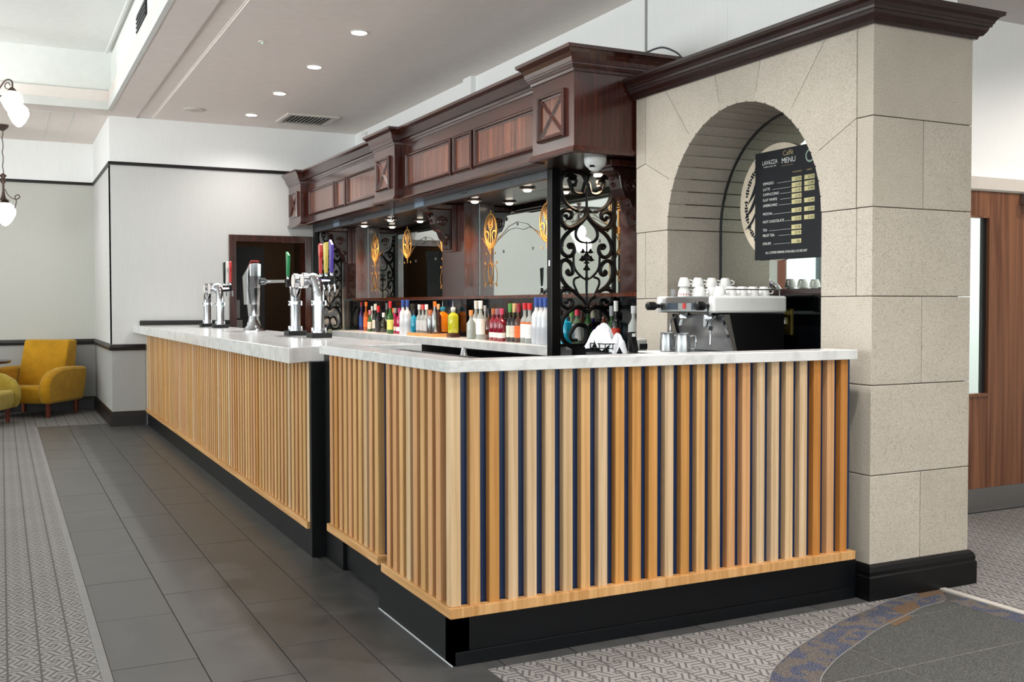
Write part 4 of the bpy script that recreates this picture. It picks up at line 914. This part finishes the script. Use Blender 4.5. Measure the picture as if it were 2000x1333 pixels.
MB().box(X0,X1,Y0,Y0+.05,1.308,1.398).obj('side_cheek', M_white, cmx, bevel=.012); MB().box(X0,X1,Y1-.05,Y1,1.308,1.398).obj('side_cheek', M_white, cmx, bevel=.012)
MB().prism([(X0-.005,1.315),(X1-.01,1.315),(X1-.01,1.392),(X0+.035,1.392),(X0-.005,1.36)], 'y', Y0+.05, Y1-.05).obj('body', M_steel, cmx)
MB().box(X0+.05,X1-.01,Y0+.05,Y1-.05,1.392,1.397).obj('cup_tray', M_steel, cmx)
for y in (4.42,4.64):
    MB().box(X0-.009,X0-.004,y-.045,y+.045,1.325,1.362).obj('display', plain('display_panel','3A4450',.15), cmx)
    MB().lathe([(.034,0),(.034,.02),(.03,.03)], (X0+.075,y,1.278), 18).obj('group_head', M_chrome, cmx, smooth=True)
    MB().tube([(X0+.06,y,1.27),(X0+.05,y,1.235)], .012, 8).obj('group_spout', M_chrome, cmx, smooth=True)
MB().box(X0-.008,X0-.004,4.52,4.545,1.33,1.36).obj('badge', H['red'], cmx)
for y in (Y0+.045,Y1-.03):
    MB().tube([(X0+.01,y,1.345),(X0-.03,y,1.345)], .012, 10).obj('steam_stem', M_black, cmx); MB().tube([(X0-.02,y,1.345),(X0-.035,y,1.345),(X0-.075,y,1.345),(X0-.085,y,1.345)], [.016,.024,.024,.014], 14).obj('steam_knob', M_black, cmx, smooth=True)
for y in (Y0+.10,Y1-.06):
    MB().tube(smoothpts([(X0+.09,y,1.29),(X0+.06,y,1.26),(X0+.05,y-.01,1.22),(X0+.045,y-.012,1.15),(X0+.045,y-.012,1.13)],4), .005, 8).obj('steam_wand', M_chrome, cmx, smooth=True)
MB().tube([(X0+.05,Y0+.088,1.238),(X0+.048,Y0+.088,1.215)], .011, 10).obj('wand_grip', M_black, cmx)
MB().box(X0+.02,X0+.16,Y0+.03,Y1-.03,1.084,1.098).obj('drip_tray', M_steel, cmx, bevel=.003)
MB().box(X0+.078,X0+.08,Y0+.13,Y0+.19,1.232,1.292).obj('sticker', M_paper, cmx)
MB().tube([(X0+.09,Y0+.02,1.398),(X0+.09,Y0+.02,1.425),(X0+.10,Y0+.02,1.432),(X1-.05,Y0+.02,1.432),(X1-.035,Y0+.02,1.425),(X1-.035,Y0+.02,1.398)], .0035, 6).tube([(X1-.035,Y0+.02,1.43),(X1-.035,Y1-.02,1.43)], .0035, 6).obj('cup_rail', M_chrome, cmx, smooth=True)
MB().box(X0+.085,X0+.095,Y1-.05,Y1-.02,1.398,1.44).obj('rail_post', M_steel, cmx)
def cup(x, y, z, desc, hh=.052, r=.034, deco=False, up=False):
    t = thing('cup', desc, 'cup', (x,y,z), 'white coffee cups')
    pr = [(r,0),(r*.97,hh*.2),(r*.86,hh*.6),(r*.66,hh*.93),(r*.6,hh),(r*.5,hh),(r*.48,hh*.94),(0,hh*.94)]
    MB().lathe(pr, (x,y,z), 18).obj('bowl', M_cup, t, smooth=True)
    MB().tube(smoothpts([(x+r*.75,y-.012,z+hh*.3),(x+r*1.2,y-.022,z+hh*.32),(x+r*1.25,y-.024,z+hh*.6),(x+r*.8,y-.012,z+hh*.75)],4), .0038, 6).obj('handle', M_cup, t, smooth=True)
    if deco: MB().lathe([(r*.985,hh*.12),(r*.955,hh*.3)], (x,y,z), 14).obj('print', H['red'], t, smooth=True)
ct_ = 1.3972
R1 = [3.42,3.495,3.57,3.645,3.72]
for i, x in enumerate(R1): cup(x, 4.385, ct_, 'upturned white cup in the near row behind the cup rail, ' + ['at the front edge','second from the front','third from the front','fourth from the front','at the back end'][i])
R2 = [3.40,3.48,3.56,3.64,3.715]
for i, x in enumerate(R2): cup(x, 4.53, ct_, 'upturned white cup in the middle row on the coffee machine, ' + ['at the front edge','second from the front','third from the front','fourth from the front','at the back end'][i])
R3 = [3.405,3.50,3.595,3.69]
for i, x in enumerate(R3):
    w_ = ['at the front edge','second from the front','third from the front','last from the front'][i]
    cup(x, 4.68, ct_, ('printed cup under a stack in the rear row, ' if i == 0 else 'lower cup of a stack in the rear row, ')+w_, .055, .036, i == 0); cup(x, 4.68, ct_+.0555, 'top cup of a stack in the rear row, '+w_, .05, .034)
for i, (y, l) in enumerate(((4.61,'stainless milk jug farther from the camera beside the espresso machine'),(4.468,'stainless milk jug nearer the camera beside the espresso machine'))):
    x = 3.245; t = thing('milk_jug', l, 'jug', (x,y,1.097), 'milk jugs')
    MB().lathe([(.036,0),(.04,.004),(.040,.055),(.036,.09),(.038,.104),(.036,.104),(.034,.088),(.036,.01),(0,.01)], (x,y,1.0965), 20).obj('body', M_steel, t, smooth=True)
    MB().tube(smoothpts([(x+.02,y-.034,1.185),(x+.035,y-.062,1.185),(x+.035,y-.062,1.125),(x+.02,y-.036,1.12)],4), .005, 6).obj('handle', M_chrome, t, smooth=True)
tag(MB().box(3.17,3.298,4.39,4.79,1.0845,1.096).obj('serving_tray', M_white, bevel=.004), 'flat white tray under the two steel milk jugs', 'tray')
# napkins in a wire basket, card reader stand
bs = thing('wire_basket', 'black wire basket holding white cloths beside the iron grille', 'basket', (3.06,4.93,1.083))
for z in (1.086,1.11,1.135): MB().tube([(2.99,4.84,z),(3.13,4.84,z),(3.13,5.0,z),(2.99,5.0,z)], .003, 5, closed=True).obj('wire_hoop', M_black, bs)
for p in ((2.99,4.84),(3.04,4.84),(3.09,4.84),(3.13,4.84),(2.99,4.9),(2.99,4.95),(2.99,5.0),(3.13,5.0)): MB().tube([(*p,1.084),(*p,1.135)], .003, 5).obj('wire_upright', M_black, bs)
def cloth(cx, cy_, z0, z1, rx, ry, seed, label, px=0, py=0):
    m = MB(); N, K = 20, 8; vs = []
    for j in range(K+1):
        t = j/K
        for i in range(N):
            a = 2*pi*i/N; f = 1+.22*sin(3*a+seed)+.16*sin(5*a+seed*2)*t
            r = (t**.8)*f
            vs.append((cx+px*(1-t)+rx*r*cos(a), cy_+py*(1-t)+ry*r*sin(a), z1-(z1-z0)*(t**1.5)*(1+.25*sin(4*a+seed*3)*t)+.008*sin(7*a+9*t)))
    m.add(vs, [(j*N+i,j*N+(i+1)%N,(j+1)*N+(i+1)%N,(j+1)*N+i) for j in range(K) for i in range(N)])
    o = m.obj('cloth', M_paper, smooth=False); s_ = o.modifiers.new('thick','SOLIDIFY'); s_.thickness = .003
    return tag(o, label, 'cloth', 'white bar cloths')
cloth(3.05,4.97,1.125,1.245,.075,.085,1.3,'white crumpled cloth peaked over the far side of the wire basket', .0, -.02)
cloth(3.085,4.865,1.085,1.19,.05,.06,4.1,'white crumpled cloth hanging over the near side of the wire basket', .0, .0)
cr_ = thing('card_reader', 'slim black card reader standing beside the white cloths', 'card reader', (3.19,4.86,1.083))
MB().prism([(4.83,1.083),(4.88,1.083),(4.895,1.195),(4.87,1.20)], 'x', 3.17, 3.21).obj('body', M_black, cr_, bevel=.004); MB().box(3.18,3.20,4.856,4.861,1.172,1.19).obj('screen', M_white, cr_)
st_ = thing('dispenser', 'pale grey dispenser box behind the card reader', 'dispenser', (3.28,4.92,1.083))
MB().box(3.235,3.305,4.89,4.96,1.083,1.16).obj('body', plain('pale_grey_plastic','B4B4AE',.4), st_, bevel=.012); MB().box(3.25,3.30,4.884,4.89,1.10,1.13).obj('outlet', M_black, st_)

# ------------------------------------------------------------------ menu board and round sign in the arch
tag(MB().tube([(XM-.004,4.50,1.93),(XM-.012,4.50,1.93)], [.33,.33], 64).obj('round_sign', M_disc), 'round cream sign on the arch mirror behind the menu board', 'sign')
rs = bpy.data.objects['round_sign']
def discshape(poly, nm='print'): MB().prism([(4.50+a,1.93+b) for a,b in poly], 'x', XM-.0138, XM-.0122).obj(nm, M_menu, rs)
for k_ in range(30):
    if k_ in (8,17): continue
    a0 = pi*.20+k_*.062; a1 = a0+.045; r0, r1 = (.262,.288) if k_ % 3 else (.268,.282)
    discshape([(r0*sin(a0),r0*-cos(a0)),(r1*sin(a0),r1*-cos(a0)),(r1*sin(a1),r1*-cos(a1)),(r0*sin(a1),r0*-cos(a1))], 'ring_mark')
for (cx_, cz_, L_, wd, an) in ((.215,.125,.26,.05,112),(.235,.01,.20,.036,122),(.235,-.085,.15,.026,132),(.17,.20,.12,.03,55)):
    P = [(L_*(t-.5), wd*sin(pi*t)) for t in [i/8 for i in range(9)]]+[(L_*(t-.5), wd*.35*sin(pi*t)) for t in [1-i/8 for i in range(1,8)]]
    c_, s_ = cos(R(an)), sin(R(an)); discshape([(cx_+a*c_-b*s_, cz_+a*s_+b*c_) for a,b in P], 'leaf_print')
mb = thing('menu_board', 'black coffee price list hung on the arch mirror', 'menu board', (XM-.02,4.38,1.61))
MB().box(XM-.024,XM-.016,4.075,4.683,1.607,2.220).obj('board', M_menu, mb)
Mtxt = Matrix(((0,0,-1),(-1,0,0),(0,1,0)))
def text(body, y, z, size, mat, parent, x=XM-.0248, align='LEFT', sx=1.0, name='lettering'):
    c = bpy.data.curves.new(name, 'FONT'); c.body = body; c.size = size; c.align_x = align; c.materials.append(mat); c.extrude = .0002
    o = bpy.data.objects.new(name, c); COL.objects.link(o)
    Mx = Mtxt.to_4x4() @ Matrix.Diagonal((sx,1,1,1)); Mx.translation = Vector((x,y,z))
    o.matrix_world = Mx
    bpy.context.view_layer.update()
    me = bpy.data.meshes.new_from_object(o.evaluated_get(bpy.context.evaluated_depsgraph_get())); bpy.data.objects.remove(o)
    me.transform(Mx); me.transform(Matrix.Translation(-parent.location))
    o = bpy.data.objects.new(name, me); COL.objects.link(o); o.parent = parent
    return o
def plate(y0, y1, z0, z1, mat): MB().box(XM-.0246,XM-.0238,y0,y1,z0,z1).obj('price_panel', mat, mb)
text('LAVAZZA', 4.622, 2.146, .034, M_txt, mb, sx=.86); text('TORINO, ITALIA, 1895', 4.612, 2.130, .011, M_txt, mb)
text('Caffè', 4.450, 2.180, .040, M_tan, mb); text('MENU', 4.460, 2.138, .043, M_txt, mb, sx=.95)
MB().box(XM-.0246,XM-.0238,4.365,4.46,2.124,2.1255).obj('rule_line', M_tan, mb)
text('STANDARD', 4.372, 2.076, .014, M_tan, mb); text('LARGE', 4.262, 2.076, .014, M_tan, mb)
rows = [('ESPRESSO',2.0318,'£2.50','£2.70'),('LATTE',1.9996,'£3.40','£3.80'),('CAPPUCCINO',1.9703,'£3.40','£3.80'),('FLAT WHITE',1.9387,'£3.30',''),('AMERICANO',1.9073,'£3.20','£3.40'),('MOCHA',1.8604,'£3.30','£3.80'),('HOT CHOCOLATE',1.8156,'£3.20','£3.40'),('TEA',1.769,'£2.40',''),('FRUIT TEA',1.7374,'£2.70',''),('SYRUPS',1.6911,'60p','')]
for nm, z, a, b in rows:
    text(nm, 4.614, z, .021, M_txt, mb); w = .0142*len(nm)*.92
    MB().box(XM-.0246,XM-.0240,4.385,4.600-w,z+.001,z+.0022).obj('rule_line', M_txt, mb)
    plate(4.300,4.377,z-.002,z+.022,M_txtg); text(a, 4.305, z+.003, .020, M_txtd, mb, x=XM-.0252, align='RIGHT')
    if b: plate(4.200,4.278,z-.002,z+.022,M_txtg); text(b, 4.205, z+.003, .020, M_txtd, mb, x=XM-.0252, align='RIGHT')
text('ALL COFFEE DRINKS AVAILABLE AS DECAFF', 4.590, 1.640, .0185, M_txt, mb, sx=.93)
MB().tube([(XM-.0244,4.235,2.155),(XM-.025,4.235,2.155)], [.036,.036], 24).obj('round_emblem', plain('emblem_green','8FA898',.6), mb); MB().tube([(XM-.0248,4.235,2.155),(XM-.0254,4.235,2.155)], [.026,.026], 24).obj('round_emblem', M_menu, mb)

# ------------------------------------------------------------------ ceiling fittings
for i, y in enumerate(DOWN_Y):
    if y > 6:
        lab = 'round recessed downlight over the bar, ' + ['','','','','','outside the picture','nearest the camera','second from the camera','third from the camera','nearest the far wall'][i]
        t = thing('downlight', lab, 'downlight', (2.51,y,CZ), 'ceiling downlights')
        MB().lathe([(.066,0),(.066,-.006),(.056,-.008)], (2.51,y,CZ), 28).obj('rim', M_white, t, smooth=True); MB().lathe([(.058,-.0085),(.03,-.010),(0,-.0105)], (2.51,y,CZ), 28).obj('diffuser', M_lamp, t, smooth=True)
    spot('downlight_or_fill_beam', (2.51,y,CZ-.03), 150 if y < 11 else 75, WARM, 112 if y < 11 else 150, 1.0, .06)
for (x, y) in ((5.6,3.2),(5.6,1.0),(4.6,-1.2),(1.2,.6),(2.6,.6),(3.7,1.6),(6.6,3.6)):  # unseen fill spots without fittings; the strong ones added to brighten the right wall
    spot('downlight_or_fill_beam', (x,y,CZ-.03 if x > 1.6 else 3.4), 95 if x > 5 else 60, (1,.93,.86), 140, .8, .08)
vt = thing('air_vent', 'square white louvred air vent in the ceiling near the far wall', 'vent', (3.13,11.46,CZ))
frame_ = MB()
for x0,x1,y0,y1 in ((2.84,3.42,11.17,11.22),(2.84,3.42,11.70,11.75),(2.84,2.89,11.22,11.70),(3.37,3.42,11.22,11.70)): frame_.box(x0,x1,y0,y1,CZ-.022,CZ)
frame_.obj('vent_frame', M_cream, vt, bevel=.003); MB().box(2.89,3.37,11.22,11.70,CZ-.001,CZ).obj('vent_duct', M_matte, vt)
for i in range(11):
    x = 2.91+i*.043; MB().prism([(x+.012,CZ-.003),(x+.016,CZ-.003),(x+.004,CZ-.022),(x,CZ-.022)], 'y', 11.22, 11.70).obj('louvre', M_cream, vt)
spk = thing('ceiling_speaker', 'round flush speaker grille in the ceiling by the far wall', 'speaker', (1.896,11.45,CZ))
MB().lathe([(.115,0),(.115,-.008),(.10,-.012)], (1.896,11.45,CZ), 28).obj('rim', M_cream, spk, smooth=True); MB().lathe([(.10,-.0115),(0,-.0125)], (1.896,11.45,CZ), 28).obj('grille', plain('speaker_grille','C2B6AA',.7), spk)
sd = thing('smoke_detector', 'small ceiling sensor with a tiny green light', 'sensor', (1.90,8.28,CZ))
MB().lathe([(.03,0),(.03,-.006),(.012,-.012),(0,-.012)], (1.90,8.28,CZ), 18).obj('housing', M_ceil, sd, smooth=True); MB().lathe([(.008,-.012),(.006,-.016),(0,-.016)], (1.90,8.28,CZ), 10).obj('indicator', glow('green_led',(.1,.8,.35),2), sd)
dm = thing('dome_camera', 'white dome security camera under the near end of the canopy', 'camera', (3.385,5.60,2.284))
MB().lathe([(.072,0),(.072,-.022),(.066,-.045),(.05,-.062)], (3.385,5.60,2.284), 24).obj('housing', M_white, dm, smooth=True)
MB().lathe([(.05,-.05),(.042,-.07),(.024,-.085),(0,-.09)], (3.385,5.60,2.284), 20).obj('dome', M_white, dm, smooth=True); MB().lathe([(.020,-.006),(.018,.006),(0,.008)], (3.347,5.572,2.226), 12).obj('lens', M_gloss, dm, smooth=True)
ws = thing('wall_sensor', 'small white motion sensor high on the wall above the canopy', 'sensor', (3.93,11.8,3.39))
MB().lathe([(0,-.04),(.03,-.035),(.038,0),(.03,.035),(0,.04)], (3.92,11.8,3.39), 14).obj('housing', M_white, ws, smooth=True); MB().box(3.935,3.952,11.77,11.83,3.36,3.42).obj('bracket', M_white, ws)
tag(MB().tube(smoothpts([(3.60,5.36,2.915),(3.68,5.30,2.945),(3.80,5.32,2.935),(3.90,5.40,2.93),(3.945,5.5,2.95)],5), .006, 6).obj('cable', M_greymet, smooth=True), 'grey cable lying on top of the canopy', 'cable')
for i, (y0, y1) in enumerate(((8.85,9.45),(7.25,7.75),)):
    gv = thing('beam_grille', ['black louvred grille in the coffer side, farther one','black louvred grille in the coffer side, nearer one'][i], 'vent', (1.09,(y0+y1)/2,3.68), 'coffer grilles')
    MB().box(1.085,1.10,y0,y1,3.665,3.86).obj('backing', M_matte, gv)
    for q in range(5): MB().box(1.078,1.086,y0,y1,3.675+q*.037,3.685+q*.037).obj('louvre', M_greymet, gv)

# chandeliers with opal globes
def globe(parent, x, y, z, r=.085):
    MB().lathe([(.0,-r*1.35),(r*.25,-r*1.25),(r*.62,-r*.85),(r*.95,-r*.2),(r,.15*r),(r*.85,r*.62),(r*.55,r*.9),(r*.35,r)], (x,y,z), 20).obj('globe', M_globe, parent, smooth=True)
    MB().lathe([(r*.42,0),(r*.5,-.012),(r*.3,.02),(.012,.035)], (x,y,z+r), 14).obj('globe_cap', M_bronze, parent, smooth=True)
M_bronze = plain('aged_bronze','5A4A44',.4,.7)
ca = thing('chandelier', 'bronze chandelier of opal globes close under the coffered ceiling', 'chandelier', (-.14,11.2,3.4), 'opal globe chandeliers')
MB().lathe([(.06,0),(.05,-.03),(.02,-.05)], (-.14,11.2,4.08), 14).obj('ceiling_rose', M_bronze, ca, smooth=True)
MB().tube([(-.14,11.2,4.05),(-.14,11.2,3.42)], .011, 8).obj('rod', M_bronze, ca, smooth=True)
for k_ in range(6):
    a = k_*pi/3+.35; x, y = -.14+.345*cos(a), 11.2+.345*sin(a)
    gz = 3.255+(.06 if k_ % 2 else 0)
    MB().tube(smoothpts([(-.14,11.2,3.44),(-.14+.15*cos(a),11.2+.15*sin(a),3.40),(-.14+.27*cos(a),11.2+.27*sin(a),gz+.20),(x,y,gz+.19),(x,y,gz+.10)],4), .008, 6).obj('arm', M_bronze, ca, smooth=True)
    MB().tube([(x-.05*cos(a)+.03*cos(t)*cos(a),y-.05*sin(a)+.03*cos(t)*sin(a),gz+.15+.03*sin(t)) for t in [i*.6 for i in range(9)]], .005, 5).obj('scroll', M_bronze, ca, smooth=True)
    globe(ca, x, y, gz, .098)
cb_ = thing('chandelier', 'single opal globe pendant on a long rod hanging before the far left wall', 'pendant lamp', (.045,13.4,2.4), 'opal globe chandeliers')
MB().lathe([(.07,0),(.06,-.03),(.03,-.06),(.015,-.07)], (.045,13.4,CZ), 14).obj('ceiling_rose', M_bronze, cb_, smooth=True)
MB().tube([(.045+.006*sin(i*2.2),13.4,3.42-i*.0545) for i in range(12)], .006, 6).obj('twisted_rod', M_bronze, cb_, smooth=True)
MB().lathe([(.01,.10),(.04,.075),(.02,.05),(.03,0),(.012,-.02),(.012,-.10),(.022,-.16),(.03,-.19),(.07,-.215),(.03,-.215)], (.045,13.4,2.80), 14).obj('finial', M_bronze, cb_, smooth=True)
globe(cb_, .06, 13.4, 2.445, .118)
MB().tube(smoothpts([(.06,13.4,2.72),(.10,13.38,2.64),(.17,13.36,2.60),(.215,13.36,2.625),(.20,13.36,2.655),(.165,13.36,2.63),(.18,13.36,2.58),(.165,13.36,2.51),(.14,13.36,2.47)],4), .006, 6).obj('leaf_arm', M_bronze, cb_, smooth=True)
lp = bpy.data.lights.new('pendant_light','POINT'); lp.energy = 8; lp.shadow_soft_size = .12; lo = bpy.data.objects.new('pendant_light', lp); COL.objects.link(lo); lo.location = (.06,13.25,2.25)

# ------------------------------------------------------------------ far doorway and side door
d1 = struct(thing('door_1', None, None, (2.89,12.25,0)))
for k_, (x0,x1,z0,z1) in enumerate(((2.398,2.478,0,2.185),(3.302,3.382,0,2.185),(2.479,3.301,2.105,2.185))):
    MB().box(x0,x1,12.215,12.47,z0,z1).obj('door_frame', M_mah, d1, bevel=.004)
MB().box(2.49,2.56,12.48,12.52,0,2.06).box(2.56,2.87,12.485,12.52,0,2.06).obj('open_door_leaf', M_matte, d1)
for x0,x1,z0,z1,l in ((2.50,2.57,1.20,1.42,'upper pale notice pinned inside the far doorway'),(2.50,2.60,1.02,1.18,'lower pale notice with a printed grid inside the far doorway')):
    nt = tag(MB().box(x0,x1,12.474,12.479,z0,z1).obj('notice', plain('notice_paper','8E8C88',.8)), l, 'notice')
    for q in range(5): MB().box(x0+.008,x1-.008,12.4735,12.475,z0+.015+q*(z1-z0-.03)/5,z0+.017+q*(z1-z0-.03)/5).obj('printed_line', M_greymet, nt)
tag(MB().box(1.40,2.40,12.20,12.235,1.132,1.184).obj('upstand', M_trim, bevel=.006), 'dark wooden upstand where the long worktop meets the far wall', 'upstand')
d2 = struct(thing('door_2', None, None, (6.2,4.58,0)))
dl = MB(); gx0, gx1, gz0, gz1 = 5.42, 5.715, .776, 1.908
for x0,x1,z0,z1 in ((5.30,gx0,.012,2.08),(gx1,6.9,.012,2.08),(gx0,gx1,.012,gz0),(gx0,gx1,gz1,2.08)): dl.box(x0,x1,4.56,4.60,z0,z1)
dl.obj('door_leaf', M_walnut, d2)
MB().box(gx0-.02,gx1+.012,4.552,4.562,gz0-.02,gz0).box(gx0-.02,gx1+.012,4.552,4.562,gz1,gz1+.012).box(gx1,gx1+.012,4.552,4.562,gz0,gz1).obj('glazing_bead', M_walnut, d2)
MB().box(gx0,gx1-.03,4.575,4.581,gz0,gz1).obj('pane', M_pane, d2); MB().box(gx1-.03,gx1,4.575,4.60,gz0,gz1).obj('gasket', M_matte, d2)
MB().box(5.30,6.9,4.553,4.56,.012,.161).obj('kick_plate', M_steel, d2); MB().box(5.1,7.2,4.54,4.60,2.09,2.168).box(5.1,7.2,4.55,4.6,2.08,2.092).obj('door_frame', M_cream, d2)
MB().box(6.01,6.45,4.50,4.56,2.005,2.075).obj('door_closer', M_alu, d2, bevel=.006)
struct(MB().box(4.8,7.6,7.0,7.1,-.01,2.7).box(4.7,4.8,4.8,7.1,-.01,2.7).box(7.6,7.7,4.8,7.1,-.01,2.7).box(4.7,7.7,4.8,7.1,2.6,2.7).obj('wall_corridor', M_wallw))
area('corridor_light', (6.0,5.9,2.55), (0,0,0), 1.2, .6, 45)

# ------------------------------------------------------------------ armchairs and table in the far left corner
def armchair(label, loc, rz, mat):
    # local axes: seat faces -y, width along x
    t = thing('armchair', label, 'armchair', loc, 'mustard armchairs', rz)
    def side(sx):
        P = [(-.36,.17),(-.39,.30),(-.385,.40),(-.34,.49),(-.24,.56),(-.10,.595),(.06,.60),(.30,.59),(.36,.58),(.33,.35),(.28,.17)]
        return MB().prism(P, 'x', sx*.27, sx*.385)
    for sx in (-1,1): side(sx).obj('arm', mat, t, bevel=.035, local=True, smooth=True)
    MB().prism([(-.33,.17),(-.36,.25),(-.355,.36),(-.33,.385),(.10,.36),(.18,.17)], 'x', -.268, .268).obj('seat', mat, t, bevel=.025, local=True, smooth=True)
    MB().prism([(.04,.33),(.19,.90),(.22,.925),(.34,.925),(.365,.90),(.28,.20),(.10,.20)], 'x', -.262, .262).obj('backrest', mat, t, bevel=.028, local=True, smooth=True)
    for sx in (-1,1):
        for y in (-.27,.24): MB().lathe([(.020,0),(.028,.175)], (sx*.31,y,0), 12).obj('leg', M_legw, t, local=True, smooth=True)
    return t
ac = armchair('mustard yellow velvet armchair in the far left corner of the room', (.38,14.02,0), R(-35), M_must); ac.scale = (1.16,1.16,1)
armchair('paler yellow armchair cut by the left edge of the picture', (-.36,13.0,0), R(70), M_must2).scale = (1.15,1.15,1)
tb = thing('side_table', 'round dark wooden table at the left edge between the armchairs', 'table', (-.24,13.75,0))
MB().lathe([(.0,.665),(.33,.665),(.345,.675),(.345,.695),(.335,.702),(0,.702)], (-.24,13.75,0), 32).obj('table_top', M_mah, tb, smooth=True)
MB().lathe([(.22,0),(.22,.02),(.05,.05),(.035,.3),(.04,.6),(.10,.664)], (-.24,13.75,0), 18).obj('pedestal', M_mah, tb, smooth=True)
